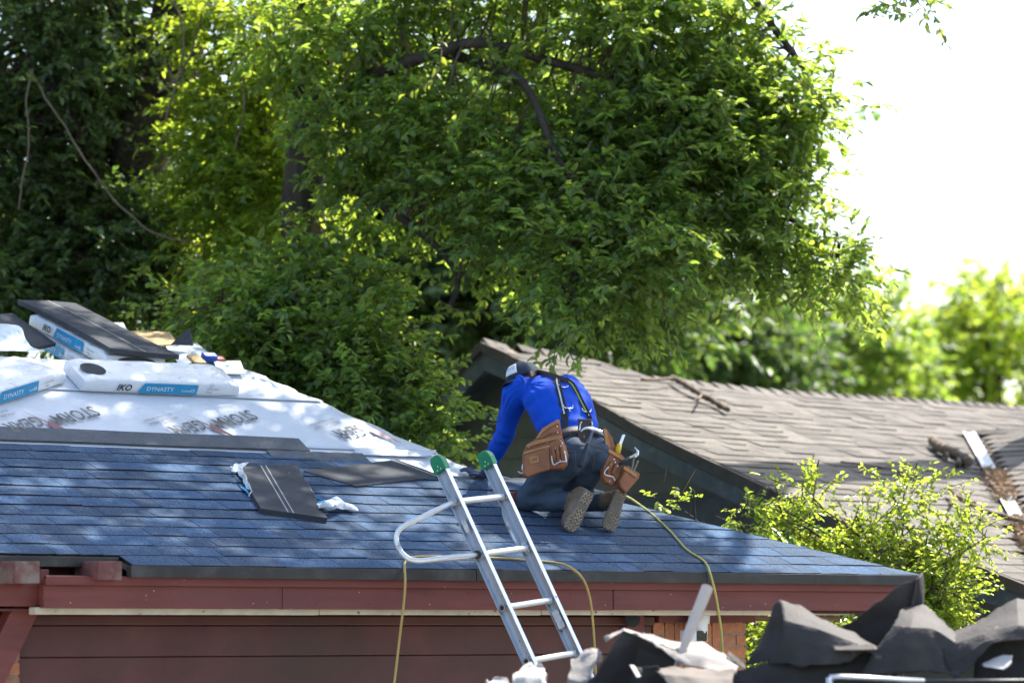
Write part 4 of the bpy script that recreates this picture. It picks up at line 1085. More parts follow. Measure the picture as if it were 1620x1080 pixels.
# torn wrapping scraps
def scrap(label, pts, h, mat, name='wrap_scrap', up=True, seed=1, nz=.02, cat='plastic scrap', group='torn wrapping scraps', fn=None, cut=True):
    fn = fn or roofpt; ctrl = [[fn(x, y, hh+h) for (x,y,hh) in r] for r in pts]; G = patch(ctrl, 5)
    G = [[p + V((mnoise.noise(p*14+V((seed,0,0))), mnoise.noise(p*14+V((0,seed,0))), abs(mnoise.noise(p*18+V((0,0,seed))))))*nz for p in r] for r in G]
    mb = MB(); mb.grid(G); o = obj(name, mb, mat, smooth=False); solid(o, .0015); tag(o, label, cat, group); return o
scrap('torn strip of white wrap at the left edge of the dark shingle stack', [[(366,738,.02),(378,752,.03),(388,768,.02),(396,784,.01)],[(376,735,.05),(384,748,.06),(395,770,.04),(398,786,.02)]], .012, mPl, seed=2)
scrap('curled white tail of wrap on top of the torn strip', [[(366,745,.02),(372,736,.05),(390,733,.05)],[(372,748,.02),(380,742,.03),(384,743,.03)]], .02, mPl, seed=7)
scrap('blue sliver of wrap under the torn strip', [[(376,766,.01),(388,776,.02)],[(390,772,.02),(396,785,.01)]], .01, mBl, seed=3, nz=.006)
scrap('crumpled white plastic beside the lower right of the shingle stack', [[(504,800,.01),(520,793,.05),(535,789,.06),(548,794,.03)],[(506,804,.03),(525,800,.07),(545,796,.05),(558,803,.02)],[(510,811,.0),(528,808,.03),(545,806,.02),(566,810,.0)]], .012, mPl, seed=5, nz=.035)
scrap('small white plastic patch beside the upper right of the shingle stack', [[(476,765,.0),(486,766,.02)],[(486,778,.01),(498,781,.0)]], .012, mPl, seed=9, nz=.01)
scrap('blue and white plastic bit between patch and crumple', [[(494,791,.0),(504,789,.03)],[(502,800,.02),(516,792,.0)]], .012, mBl, seed=11, nz=.012)
scrap('tiny white triangle of plastic above the shingle stack', [[(450,753,.0),(456,754,.01)],[(457,748,.03),(460,755,.0)]], .012, mPl, seed=13, nz=.004)
# pieces around the ridge
def fY(x, y, dy): return at(x, y, Yc+dy)
scrap('pale tarpaulin flap lying over the left ridge', [[(-20,512,.1),(20,514,.08),(34,520,.05)],[(-20,535,-.05),(30,540,-.08),(48,548,-.1)],[(-20,555,-.2),(30,556,-.2),(72,556,-.2)]], 0, M('pale_green_sheet',(0.66,0.71,0.72),.5,.06,5,.2,20,.006), name='tarpaulin_flap', seed=4, nz=.01, cat='sheet', group=None, fn=fY)
scrap('white folded paper sticking up behind the dark shingles', [[(168,512,.9),(194,511,.9)],[(172,524,.8),(204,528,.8)]], 0, mPl, seed=6, nz=.01, fn=fY, name='folded_paper', cat='paper', group=None)
mOsb = M('osb_board', (0.42,0.28,0.13), .8, .35, 40, .3, 60)
q = [(205,525),(268,526),(283,546),(215,548)]
slab('tan plywood offcut lying behind the ridge', q, [Yc+1.2,Yc+1.2,Yc+.8,Yc+.8], .012, mOsb, name='plywood_offcut', cat='board', group=None)
q = [(270,545),(297,519),(300,519),(306,547)]
slab('dark pointed scrap of felt standing against the plywood', q, [Yc+.7]*4, .006, mDs, name='felt_scrap', cat='scrap', group=None)
q = [(262,548),(312,543),(338,566),(285,578)]
slab('pale grey metal flashing sheet lying on the hip', q, [Yc+.75,Yc+.9,Yc+.6,Yc+.42], .004, M('flashing_grey',(0.48,0.53,0.58),.35,.06,metal=.3), name='flashing_sheet', cat='metal sheet', group='flashing pieces')
q = [(338,571),(380,571),(388,591),(346,591)]
slab('bright bent flashing piece at the edge of the hip', q, [upp(x,y,.04).y for x,y in q], .004, M('flashing_pale',(0.60,0.66,0.70),.3,.05,metal=.3), name='flashing_sheet', cat='metal sheet', group='flashing pieces')
q = [(262,583),(308,574),(312,584),(266,586)]
slab('small dark shingle offcut beside the wrapped bundle end', q, [upp(x,y,.03).y for x,y in q], .012, mDs, name='shingle_offcut', cat='shingle')
q = [(318,588),(333,572),(341,590),(338,592)]
slab('folded dark offcut leaning on the bright flashing', q, [upp(330,588,.03).y]*4, .008, mDs, name='shingle_offcut', cat='shingle')
mb = MB(); p_ = upp(322, 572, .03); mb.box(p_, E*.09, S2*.05, N2*.04); o = obj('nail_box', mb, M('blue_packet',(0.02,0.07,0.42),.4,.1), bevel=.004)
tag(o, 'small blue and red packet of nails on the hip', 'box'); mb = MB(); mb.box(p_+E*.09+N2*.01, E*.055, S2*.04, N2*.012); obj('red_tip', mb, M('red_packet',(0.45,0.03,0.04),.4,.1), o)
mb = MB(); p_ = upp(306, 577, .03); mb.box(p_, E*.085, S2*.1, N2*.02); tag(obj('wood_block', mb, mOsb, bevel=.003), 'short tan wood block between the dark offcuts', 'wood block')
# ================================================================== THE WORKER
from mathutils.bvhtree import BVHTree
def fuse(mb, name, vox, smooth=6, wr=None):
    me = mesh_of(mb, name); ob = link(bpy.data.objects.new(name, me))
    r = ob.modifiers.new('r', 'REMESH'); r.mode = 'VOXEL'; r.voxel_size = vox
    s_ = ob.modifiers.new('s', 'SMOOTH'); s_.iterations = smooth; s_.factor = .5
    dg = bpy.context.evaluated_depsgraph_get(); m2 = bpy.data.meshes.new_from_object(ob.evaluated_get(dg))
    bpy.data.objects.remove(ob); bpy.data.meshes.remove(me)
    if wr:
        nrm = [v_.normal.copy() for v_ in m2.vertices]
        for v_, n_ in zip(m2.vertices, nrm): v_.co += n_*wr(v_.co)
    m2.polygons.foreach_set('use_smooth', [True]*len(m2.polygons)); m2.update(); return m2
def worn(name, me, mat, parent):
    me.transform(Matrix.Translation(-off(parent))); me.name = name; me.materials.clear(); me.materials.append(mat)
    o = link(bpy.data.objects.new(name, me)); o.parent = parent; OFF[o.name] = off(parent); return o
def bvh_of(me): return BVHTree.FromPolygons([v_.co.copy() for v_ in me.vertices], [tuple(p.vertices) for p in me.polygons])
KL = low(829, 791, .065); KR = KL + E*.30 - N1*.0
MK = (KL+KR)*.5
HC = at(917, 722, MK.y - .19)
NK = at(862, 602, HC.y + .32)
SL = NK - E*.195 - Z*.05 + B*.0; SR = NK + E*.17 - Z*.03
HL = roofpt(766, 752, .035)
EL = at(797, 690, (SL.y*.5+HL.y*.5))
HR = HL + E*.42 + S1*.05; ER = (SR+HR)*.5 + E*.06
sp = (NK-HC).normalized()
print('arm', (EL-SL).length, (HL-EL).length, 'torso', (NK-HC).length, 'thigh', (HC-MK).length)
TL_ = low(897, 838, .02); TR_ = low(962, 839, .02)
HeL = at(931, 776, TL_.y - .02); HeR = at(983, 777, TR_.y - .01)
AL = at(905, 792, TL_.y + .10); AR = at(958, 792, TR_.y + .12)
print('shin', (AL-KL).length, (AR-KR).length, 'boot', (HeL-TL_).length)
person = thing('person', MK - N1*.065, 'worker in a blue long sleeved shirt, jeans and cap kneeling over the roof', 'person')
bk = E.cross(sp).normalized()                 # out of the back
if bk.y > 0: bk = -bk
def TS(f, hw, hd, o_=0.0): return (HC + (NK-HC)*f + bk*o_, E*hw, bk*hd)
torso = [TS(.02,.168,.112,-.0), TS(.16,.174,.114,.0), TS(.32,.184,.122,.012), TS(.5,.204,.132,.022), TS(.68,.216,.134,.024), TS(.82,.212,.118,.014), TS(.92,.175,.098,.0), TS(1.0,.10,.075,-.01), TS(1.06,.062,.06,-.02)]
# skin body: head, neck, hands, and a slimmer core under the clothes
mSkin = M('skin', (0.26,0.13,0.08), .5, .12, 30, .1, 120)
HD = at(829, 600, NK.y - .02)
h_up = V((-.30,.10,.95)).normalized(); h_f = V((-.66,-.72,-.2)); h_f = (h_f - h_up*h_f.dot(h_up)).normalized(); h_s = h_up.cross(h_f)
mb = MB()
mb.ball(HD, h_f*.098, h_s*.076, h_up*.105)
mb.ball(HD + h_f*.055 - h_up*.055, h_f*.045, h_s*.05, h_up*.05)           # jaw
mb.ball(HD + h_f*.098 - h_up*.01, h_f*.022, h_s*.014, h_up*.022)          # nose
for s_ in (-1,1): mb.ball(HD + h_s*.078*s_ - h_up*.01, h_f*.016, h_s*.008, h_up*.03)   # ears
mb.tube([HD - h_up*.05, NK - sp*.02], [.055,.06], 12)
mb.loft([(c, a*.82, b*.82) for c, a, b in torso], 14)
for S_, E_, H_ in ((SL,EL,HL),(SR,ER,HR)):
    mb.tube([S_, E_, H_.lerp(E_, .06)], [.045,.038,.028], 10)
    d = (H_-E_).normalized()
# right hand flat on the roof: palm and five fingers
def hand(mb, W, fw, lf, up, k=1.0, thumb=1):
    mb.loft([(W, lf*.028*k, up*.018*k), (W+fw*.045*k, lf*.040*k, up*.016*k), (W+fw*.09*k, lf*.042*k, up*.013*k)], 10)
    for i, (o_, L_) in enumerate(((-.032,.066),(-.011,.078),(.011,.074),(.031,.058))):
        b0 = W + fw*.082*k + lf*o_*k; d = (fw + lf*(o_*2.2)).normalized()
        mb.tube([b0, b0+d*L_*.45*k+up*.012*k, b0+d*L_*.8*k+up*.004*k, b0+d*L_*k-up*.006*k], [.0098*k,.0095*k,.0085*k,.006*k], 8)
    tb_ = W + fw*.03*k - lf*.03*k*thumb; d = (fw*.75 - lf*thumb*.8).normalized()
    mb.tube([tb_, tb_+d*.03*k+up*.004, tb_+d*.06*k], [.013*k,.011*k,.008*k], 8)
hand(mb, HR, B, E, N1, 1.0, 1)
body = worn('body', fuse(mb, 'b', .0065, 3), mSkin, person)
mGl = M('dark_blue_glove', (0.035,0.055,0.10), .7, .2, 30, .3, 80)
mb = MB(); fwL = (roofpt(733,743,.03)-HL).normalized(); lfL = N1.cross(fwL).normalized()
hand(mb, HL - fwL*.01, fwL, lfL, N1, 1.05, -1); mb.tube([HL+(EL-HL).normalized()*.05, HL - fwL*.0], [.034,.03], 10)
worn('glove', fuse(mb, 'g', .005, 2), mGl, person)
# shirt
mShirt = M('royal_blue_knit', (0.003,0.066,0.50), .75, .06, 6, .25, 240, .002, spec=.2)
mb = MB(); mb.loft(torso[:1] and [TS(.10,.174,.120,.0)] + torso[1:], 20, 2.3)
for S_, E_, H_, sg in ((SL,EL,HL,-1),(SR,ER,HR,1)):
    inn = S_ + (NK-S_)*.35 - sp*.05
    wr_ = H_.lerp(E_, .10)
    mb.tube([inn, S_.lerp(inn,.25), S_+(E_-S_)*.12, S_.lerp(E_,.5), E_, E_.lerp(wr_,.5), wr_], [.082,.084,.080,.067,.060,.050,.038], 14)
def wr_shirt(p):
    l = p - HC; t_ = l.dot(sp); a_ = l.dot(E)
    w_ = mnoise.noise(V((a_*7, t_*16, l.dot(bk)*7)))
    arm_ = 1.0 if (p-NK).dot(E) < -.15 else 0.0
    f = .006 + .007*max(0, 1-abs(t_-.16)/.14) + .005*arm_
    z_ = .006*math.sin((p-SL).dot((EL-SL).normalized())*95 + 2*mnoise.noise(p*9))*arm_*max(0, 1-(p-EL).length/.16)
    q_ = (p-SL-sp*(-.06)); ang = math.atan2(q_.dot(E), q_.dot(sp)); fold = .005*math.sin(ang*13+q_.length*10)*max(0, 1-abs(q_.length-.10)/.10)
    return w_*f + (abs(mnoise.noise(p*11))-.3)*.008 + z_ + fold
mesh_shirt = fuse(mb, 's', .0085, 7, wr_shirt); bvS = bvh_of(mesh_shirt)
worn('shirt', mesh_shirt, mShirt, person)
# jeans
mJean = M('dark_denim', (0.058,0.080,0.115), .85, .3, 7, .4, 260, .003, spec=.15, blotch=(0.085,0.10,0.125), bl_scale=5, bl_lo=.55, bl_hi=.8)
mb = MB()
mb.loft([TS(-.14,.135,.10,.02), TS(-.04,.158,.120,.02), TS(.06,.158,.118,.01), TS(.15,.155,.112,.0)], 18, 2.4)
for K_, A_, T_, sg in ((KL,AL,TL_,-1),(KR,AR,TR_,1)):
    hip = HC + E*.088*sg - sp*.02
    mb.ball(hip + bk*.045 - Z*.01, E*.095, bk*.10, sp*.11)
    mb.tube([hip, hip.lerp(K_,.35), hip.lerp(K_,.75), K_, K_ + (K_-hip).normalized()*.02], [.105,.098,.080,.068,.05], 14)
    sh = (A_-K_)
    mb.tube([K_ - sh.normalized()*.03, K_, K_+sh*.3+N1*.008, K_+sh*.65, A_ - sh*.02], [.05,.066,.072,.062,.056], 14)
def wr_jean(p):
    return mnoise.noise(V((p.x*9, p.y*9, p.z*22)))*.008 + (abs(mnoise.noise(p*13))-.3)*.012
mesh_jean = fuse(mb, 'j', .0085, 6, wr_jean); bvJ = bvh_of(mesh_jean)
jeans = worn('jeans', mesh_jean, mJean, person)
def hit(x, y, h=0.0, which=None):
    d = ray(x, y).normalized(); best = None
    for bv in (which or (bvS, bvJ)):
        r = bv.ray_cast(CAM, d)
        if r[0] is not None and (best is None or r[3] < best[3]): best = r
    if best is None: return at(x, y, HC.y)
    n_ = best[1]
    if n_.dot(d) > 0: n_ = -n_
    return best[0] + n_*h
mStitch = M('denim_stitch', (0.22,0.15,0.08), .8, .2)
for pts in ([(941.6,712),(940,728),(938,744)], [(941.6,712),(949,713),(955.6,714.5)], [(899,713),(905,713),(910,713.6)], [(910,713.6),(911,728),(909,742)], [(899,702),(915,703),(935,704),(950,706)]):
    P = crom([hit(x, y, .002) for x, y in pts], 4); mb = MB(); mb.tube(P, .0016, 4); obj('stitching', mb, mStitch, jeans)
# knee pad
mPad = M('red_pad', (0.16,0.012,0.02), .6, .2)
mb = MB(); dk_ = (AL-KL).normalized()
mb.loft([(KL - dk_*.075 - N1*.02, E*.05, N1*.05), (KL - dk_*.055 - N1*.012, E*.066, N1*.062), (KL - dk_*.01 - N1*.01, E*.07, N1*.066)], 14, 3); obj('knee_pad', mb, mPad, person, smooth=True)
# boots
mBoot = M('brown_leather_boot', (0.19,0.125,0.078), .75, .25, 14, .4, 90, .004, blotch=(0.27,0.20,0.14), bl_scale=7, bl_lo=.5, bl_hi=.75)
mSole = M('grey_rubber_sole', (0.23,0.185,0.145), .85, .25, 14, .3, 90, .004)
mTread = M('tan_tread', (0.42,0.32,0.22), .9, .3, 18, .3, 90)
def boot(T_, He, A_, lean, outer):
    ax = (T_-He); Lb = ax.length; ax.normalize()
    ns_ = (CAM - (T_+He)*.5).normalized() + lean; ns_ = (ns_ - ax*ns_.dot(ax)).normalized(); wd = ax.cross(ns_).normalized()
    C0 = He
    out = []                                   # sole outline along ax with half widths
    prof = [(0,.018),(.02,.030),(.10,.036),(.25,.033),(.45,.033),(.62,.041),(.78,.045),(.90,.039),(.97,.026),(1.0,.012)]
    L_ = [C0 + ax*(Lb*t) + wd*(-h + .006*math.sin(t*3)*outer) for t, h in prof]; R2 = [C0 + ax*(Lb*t) + wd*(h + .006*math.sin(t*3)*outer) for t, h in prof]
    bt = thing  # noqa
    mb = MB(); secs = []
    for t, h, hh in ((.0,.026,.045),(.05,.034,.065),(.2,.037,.075),(.4,.038,.066),(.6,.043,.052),(.8,.045,.042),(.95,.033,.03),(1.0,.016,.016)):
        c = C0 + ax*(Lb*t) - ns_*(hh); secs.append((c, wd*h, ns_*hh))
    mb.loft(secs, 16, 2.4)
    mid = C0 + ax*(Lb*.18) - ns_*.075
    mb.tube([mid, mid.lerp(A_,.5), A_ + (A_-mid).normalized()*.05], [.047,.05,.055], 12)
    me = fuse(mb, 'bt', .006, 4, lambda p: (abs(mnoise.noise(p*28))-.25)*.004)
    b_ = worn('boot', me, mBoot, person)
    mb = MB(); mb.prism(L_ + R2[::-1], ns_*.022); so_ = obj('sole', mb, mSole, b_, bevel=.004)
    mb = MB()                                   # zigzag lugs
    for t in [.09,.17,.25,.48,.57,.66,.75,.84,.92]:
        h = [hh for tt, hh in prof if tt <= t][-1]*.86
        zz_ = [-1,-.6,-.2,.2,.6,1]; 
        for i in range(5):
            a_ = C0 + ax*(Lb*t + (.008 if i % 2 else -.008)) + wd*(h*zz_[i]) + ns_*.0215; b2 = C0 + ax*(Lb*t + (-.008 if i % 2 else .008)) + wd*(h*zz_[i+1]) + ns_*.0215
            mb.prism([a_-ax*.005, b2-ax*.005, b2+ax*.005, a_+ax*.005], ns_*.007)
    obj('tread', mb, mTread, b_)['kind'] = 'stuff'
boot(TL_, HeL, AL, V((.55,0,.15)), -1); boot(TR_, HeR, AR, V((.12,0,.1)), 1)
# cap: crown of panels, mesh back, brim, patch
mCap = M('navy_cap', (0.022,0.034,0.058), .85, .12, 20, .4, 220, .002); mCapM = M('grey_mesh', (0.20,0.22,0.21), .9, .1, 20, .5, 300, .003)
HC_ = HD + h_up*.014
def dome(a0, a1, mat, nm, k=1.0):
    G = []
    for i in range(9):
        el = rad(-4 + 94*i/8); row = []
        for j in range(17):
            az = a0 + (a1-a0)*j/16
            row.append(HC_ + (h_f*math.cos(az)*.108 + h_s*math.sin(az)*.090)*math.cos(el)*k + h_up*math.sin(el)*.092*k)
        G.append(row)
    mb = MB(); mb.grid(G); return mb
cap = obj('cap', dome(rad(-80), rad(80), mCap, 'c'), mCap, person, smooth=True); solid(cap, .003, 0)
solid(obj('mesh_back', dome(rad(80), rad(280), mCapM, 'm'), mCapM, cap, smooth=True), .003, 0)
mb = MB(); G = []
for i in range(5):
    r_ = .098 + .062*i/4; row = []
    for j in range(13):
        az = rad(-62 + 124*j/12); q = 1 - .35*(i/4)*(abs(j-6)/6)**2
        row.append(HC_ + h_f*math.cos(az)*(.108 + .065*(i/4)*q) + h_s*math.sin(az)*.088 - h_up*(.006 + .020*(i/4) + .016*(math.sin(az)**2)))
    G.append(row)
mb.grid(G); solid(obj('brim', mb, mCap, cap, smooth=True), .004, 0)
mPat = M('white_patch', (0.66,0.69,0.72), .6, .05); mPatB = M('blue_patch', (0.06,0.14,0.36), .6, .1)
def dome_pt(az, el, k=1.03): return HC_ + (h_f*math.cos(az)*.108 + h_s*math.sin(az)*.090)*math.cos(el)*k + h_up*math.sin(el)*.092*k
az0 = rad(6)
mb = MB(); mb.grid([[dome_pt(az0+rad(q), rad(e_)) for q in range(-27,28,6)] for e_ in range(12,53,5)]); pat = obj('patch', mb, mPat, cap, smooth=True); solid(pat, .002, 1)
mb = MB(); mb.grid([[dome_pt(az0+rad(q), rad(e_), 1.048) for q in range(-22,23,6)] for e_ in range(16,25,4)]); obj('patch_band', mb, mPatB, pat, smooth=True)
for e_, (q0,q1) in ((30,(-18,-8)),(30,(-4,4)),(30,(8,18)),(38,(-20,-12)),(38,(-8,-2)),(38,(2,8)),(38,(12,20)),(45,(-14,14))):
    mb = MB(); mb.grid([[dome_pt(az0+rad(q), rad(ee), 1.05) for q in np.linspace(q0,q1,4)] for ee in (e_, e_+4)]); obj('patch_lettering', mb, mPatB, pat, smooth=True)

# ================================================================== TOOL BELT
mLe = M('tan_leather', (0.29,0.105,0.040), .55, .25, 9, .35, 110, .003, spec=.4, blotch=(0.16,0.055,0.025), bl_scale=6, bl_lo=.5, bl_hi=.75)
mLeE = M('leather_edge', (0.42,0.19,0.07), .6, .2, 14, .2, 90); mLeD = M('dark_leather', (0.050,0.035,0.032), .6, .2, 12, .3, 90)
mSt = M('steel', (0.6,0.6,0.62), .28, .1, metal=.9); mWeb = M('black_webbing', (0.022,0.024,0.028), .8, .15, 40, .4, 200); mRefl = M('reflective_stripe', (0.62,0.64,0.66), .4, .05); mLime = M('lime_stripe', (0.36,0.42,0.10), .6, .1)
belt_root = thing('tool_belt', HC, 'tan leather tool belt with two big pouches and black suspenders on the worker', 'tool belt')
W_c = HC + (NK-HC)*.135
mb = MB(); R1_, R2_ = [], []
n = 40; ring = []
for k in range(n+1):
    t = k*2*math.pi/n; c, s_ = math.cos(t), math.sin(t)
    r_ = V(E)*(.176*math.copysign(abs(c)**.86, c)) + bk*(.128*math.copysign(abs(s_)**.86, s_))
    ring.append([W_c + r_*1.06 - sp*.028, W_c + r_*1.06 + sp*.026])
mb.grid(ring); solid(obj('belt', mb, mLeD, belt_root, smooth=True), .005, 1)
def strap(pts, w_, mat, name, h=.006, t=.003, parent=None, n=5):
    P = crom([hit(x, y, h) if not isinstance(x, V) else x for x, y in pts], n); G = []
    for i, p in enumerate(P):
        tg = (P[min(i+1,len(P)-1)]-P[max(i-1,0)]).normalized(); v_ = (p-CAM).normalized(); sd_ = tg.cross(v_).normalized()
        G.append([p - sd_*w_*.5, p + sd_*w_*.5])
    mb = MB(); mb.grid(G); return solid(obj(name, mb, mat, parent or belt_root), t, 0)
LS = [(893,668),(892,655),(889,640),(885,624),(881,608),(880,598)]
RS = [(931,664),(926,652),(918,636),(911,622),(903,609),(893,602)]
sL = strap(LS, .040, mWeb, 'suspender'); strap([(x,y) for x,y in LS[1:]], .008, mRefl, 'stripe', .009, .002, sL)
sR = strap(RS, .036, mWeb, 'suspender'); strap([(x,y) for x,y in RS[1:]], .008, mLime, 'stripe', .009, .002, sR)
strap([(838,591),(850,592),(862,594),(875,598),(890,603),(897,606)], .030, mLeD, 'shoulder_pad', .012, .012)
strap([(893,690),(893,676),(893,664)], .034, mWeb, 'clip_tab', .014)
def wire(pts, r=.003, mat=None, name='wire_loop', h=.01, parent=None):
    mb = MB(); mb.tube(crom([hit(x,y,h) for x,y in pts], 4), r, 6); return obj(name, mb, mat or mSt, parent or belt_root, smooth=True)
wire([(890,641),(892,645),(898,647),(904,646),(905,642)]); wire([(919,647),(921,651),(927,653),(932,652),(933,648)]); wire([(883,610),(887,613),(893,614),(898,612)])
wire([(899,646),(900,652)], .004); wire([(928,652),(930,659)], .004)
# flat leather pieces on a plane, extruded toward the viewer
def leather(pl0, n_, poly, t, mat, name, parent, h=0.0, bevel=.004):
    P = [onp(x, y, pl0 + n_*h, n_) for x, y in poly]
    mb = MB(); mb.prism(P, n_*t)
    return obj(name, mb, mat, parent, bevel=bevel)
def zq(pts): return [(800+x/5.686, 660+y/5.686) for x, y in pts]
nL = V((-.30,-.94,.12)).normalized(); p0L = at(866, 712, HC.y-.165)
pouch = leather(p0L, nL, zq([(470,20),(485,25),(515,190),(545,270),(568,350),(560,430),(525,470),(400,480),(300,505),(195,552),(160,520),(160,320),(185,250),(270,195),(330,100)]), .010, mLe, 'pouch', belt_root)
for h_, pts, m_, nm in ((.010, [(275,185),(335,100),(420,45),(470,22),(480,60),(400,90),(330,145),(290,195)], mLeE, 'flap'),
        (.012, [(285,190),(345,135),(420,95),(485,75),(490,130),(400,150),(330,190)], mLe, 'flap'),
        (.013, [(188,245),(290,205),(495,160),(510,190),(300,240),(190,275)], mLeE, 'pocket_rim'),
        (.011, [(165,325),(400,255),(500,190),(540,270),(566,350),(555,430),(520,468),(400,478),(300,503),(195,548),(165,515)], mLe, 'front_pocket')):
    leather(p0L, nL, zq(pts), .006 if nm != 'front_pocket' else .045, m_, nm, pouch, h_, .012 if nm == 'front_pocket' else .004)
leather(p0L, nL, zq([(162,310),(395,245),(398,270),(165,335)]), .006, mLeE, 'pocket_rim', pouch, .058)
leather(p0L, nL, zq([(170,345),(395,270),(405,470),(300,500),(200,540),(172,510)]), .012, mLe, 'outer_pocket', pouch, .057, .008)
lab = leather(p0L, nL, zq([(212,355),(292,340),(303,400),(222,418)]), .002, mLeE, 'maker_label', pouch, .070, .001)
q0 = onp(*zq([(226,404)])[0], p0L+nL*.0735, nL); q1 = onp(*zq([(296,390)])[0], p0L+nL*.0735, nL); Xl = (q1-q0).normalized()
text('USA', .020, frame(q0 + nL.cross(Xl)*.006, Xl, nL.cross(Xl), nL), mLeD, lab, sx=1.1)
for i in range(3):                             # drill-bit sleeves
    a_ = zq([(428+i*38, 275-i*14)])[0]; b2 = zq([(440+i*38, 395-i*8)])[0]
    mb = MB(); mb.tube([onp(*a_, p0L+nL*.060, nL), onp(*b2, p0L+nL*.060, nL)], .011, 10); obj('tool_sleeve', mb, mLe, pouch, smooth=True)
def wirep(pl0, n_, pts, r, mat, name, parent, h):
    mb = MB(); mb.tube(crom([onp(x, y, pl0+n_*h, n_) for x, y in zq(pts)], 4), r, 7); return obj(name, mb, mat, parent, smooth=True)
wirep(p0L, nL, [(412,345),(425,415),(445,425),(480,402),(540,395),(545,400),(535,320),(525,310)], .004, mSt, 'steel_clip', pouch, .075)
wirep(p0L, nL, [(110,485),(140,500),(185,485),(150,470),(155,420)], .004, mSt, 'steel_loop', pouch, .05)
for x, y, h_ in ((465,82,.02),(470,135,.02),(378,233,.02),(215,275,.02),(450,278,.07),(498,258,.07),(510,235,.06),(490,385,.07)):
    mb = MB(); c = onp(*zq([(x,y)])[0], p0L+nL*h_, nL); mb.ball(c, E*.006, Z*.006, nL*.004, 8, 5); obj('rivet', mb, mSt, pouch, smooth=True)
# hammer holder at the middle of the back
nM = V((.25,-.95,.2)).normalized(); p0M = hit(926, 704, .022)
hold = leather(p0M, nM, zq([(645,12),(775,20),(790,110),(740,190),(715,235),(680,225),(650,180)]), .008, mLeD, 'hammer_holder', belt_root)
wirep(p0M, nM, [(665,120),(672,60),(685,40)], .004, mSt, 'steel_loop', hold, .014); wirep(p0M, nM, [(770,90),(778,60),(772,40)], .004, mSt, 'steel_loop', hold, .014)
mb = MB(); mb.ball(onp(*zq([(706,172)])[0], p0M+nM*.009, nM), E*.005, Z*.005, nM*.003, 8, 5); obj('rivet', mb, mSt, hold, smooth=True)
# right pouch
nR = V((.42,-.88,.15)).normalized(); p0R = at(968, 725, HC.y - .02)
pr_ = leather(p0R, nR, zq([(870,98),(905,110),(955,190),(965,240),(1000,290),(1070,375),(1040,430),(1010,570),(950,640),(880,600),(845,540),(850,470),(895,370),(890,250)]), .012, mLe, 'pouch', belt_root)
for h_, t_, pts, m_, nm in ((.012,.006,[(875,105),(905,115),(935,240),(930,330),(905,380),(895,250)], mLeE, 'flap'),(.012,.03,[(925,300),(1060,385),(1030,450),(1000,560),(940,625),(880,590),(850,535),(860,460)], mLe, 'front_pocket'),
        (.043,.006,[(930,285),(1070,370),(1055,395),(920,312)], mLeE, 'pocket_rim'),(.03,.05,[(1062,440),(1175,520),(1165,560),(1050,695),(1000,640),(985,590),(1030,520)], mLe, 'side_pocket'),(.082,.006,[(1062,432),(1180,515),(1172,545),(1055,465)], mLeE, 'pocket_rim')):
    leather(p0R, nR, zq(pts), t_, m_, nm, pr_, h_, .008 if t_ > .02 else .003)
for i in range(2):
    a_ = zq([(955+i*45, 405+i*20)])[0]; b2 = zq([(915+i*45, 490+i*20)])[0]; mb = MB(); mb.tube([onp(*a_, p0R+nR*.048, nR), onp(*b2, p0R+nR*.048, nR)], .011, 10); obj('tool_sleeve', mb, mLe, pr_, smooth=True)
wirep(p0R, nR, [(925,445),(890,490),(900,520),(960,535),(985,570)], .004, mSt, 'steel_clip', pr_, .06)
for x, y in ((975,380),(985,405),(1005,440),(935,575)):
    mb = MB(); mb.ball(onp(*zq([(x,y)])[0], p0R+nR*.06, nR), E*.006, Z*.006, nR*.004, 8, 5); obj('rivet', mb, mSt, pr_, smooth=True)
# ---- tools
mGrip = M('blue_black_grip', (0.018,0.024,0.034), .6, .15)
def tl(x, y, pl, n_, h): return onp(*zq([(x,y)])[0], pl+n_*h, n_)
ham = thing('hammer', tl(720,290,p0M,nM,.04), 'claw hammer hanging head up at the middle of the tool belt', 'hammer', 'hammers on the tool belt')
hh = .035
mb = MB(); mb.tube(crom([tl(675,128,p0M,nM,hh), tl(700,105,p0M,nM,hh), tl(740,98,p0M,nM,hh), tl(790,112,p0M,nM,hh)], 4), [.003]+[.004+.0009*i for i in range(12)], 8)
mb.tube([tl(785,110,p0M,nM,hh), tl(820,120,p0M,nM,hh), tl(835,128,p0M,nM,hh), tl(862,140,p0M,nM,hh)], [.013,.011,.012,.015], 10); obj('head', mb, mSt, ham, auto=40)
mb = MB(); mb.tube([tl(782,120,p0M,nM,hh), tl(735,250,p0M,nM,hh)], .009, 8); obj('shaft', mb, M('dark_steel',(0.12,0.14,0.17),.35,.1,metal=.6), ham)
mb = MB(); mb.tube([tl(738,240,p0M,nM,hh), tl(720,285,p0M,nM,hh), tl(690,390,p0M,nM,hh+.01), tl(672,430,p0M,nM,hh+.01), tl(668,442,p0M,nM,hh+.01)], [.011,.0125,.014,.016,.013], 10); obj('grip', mb, mGrip, ham, smooth=True)
ham = thing('hammer', tl(1060,400,p0R,nR,.06), 'short hammer stuck in the outer pouch with its claw pointing up', 'hammer', 'hammers on the tool belt')
mb = MB(); mb.tube([tl(1030,420,p0R,nR,.07), tl(1110,365,p0R,nR,.07)], .010, 9); obj('grip', mb, mGrip, ham, smooth=True)
mb = MB(); mb.tube([tl(1105,368,p0R,nR,.07), tl(1170,335,p0R,nR,.07)], .007, 8); obj('shaft', mb, mSt, ham)
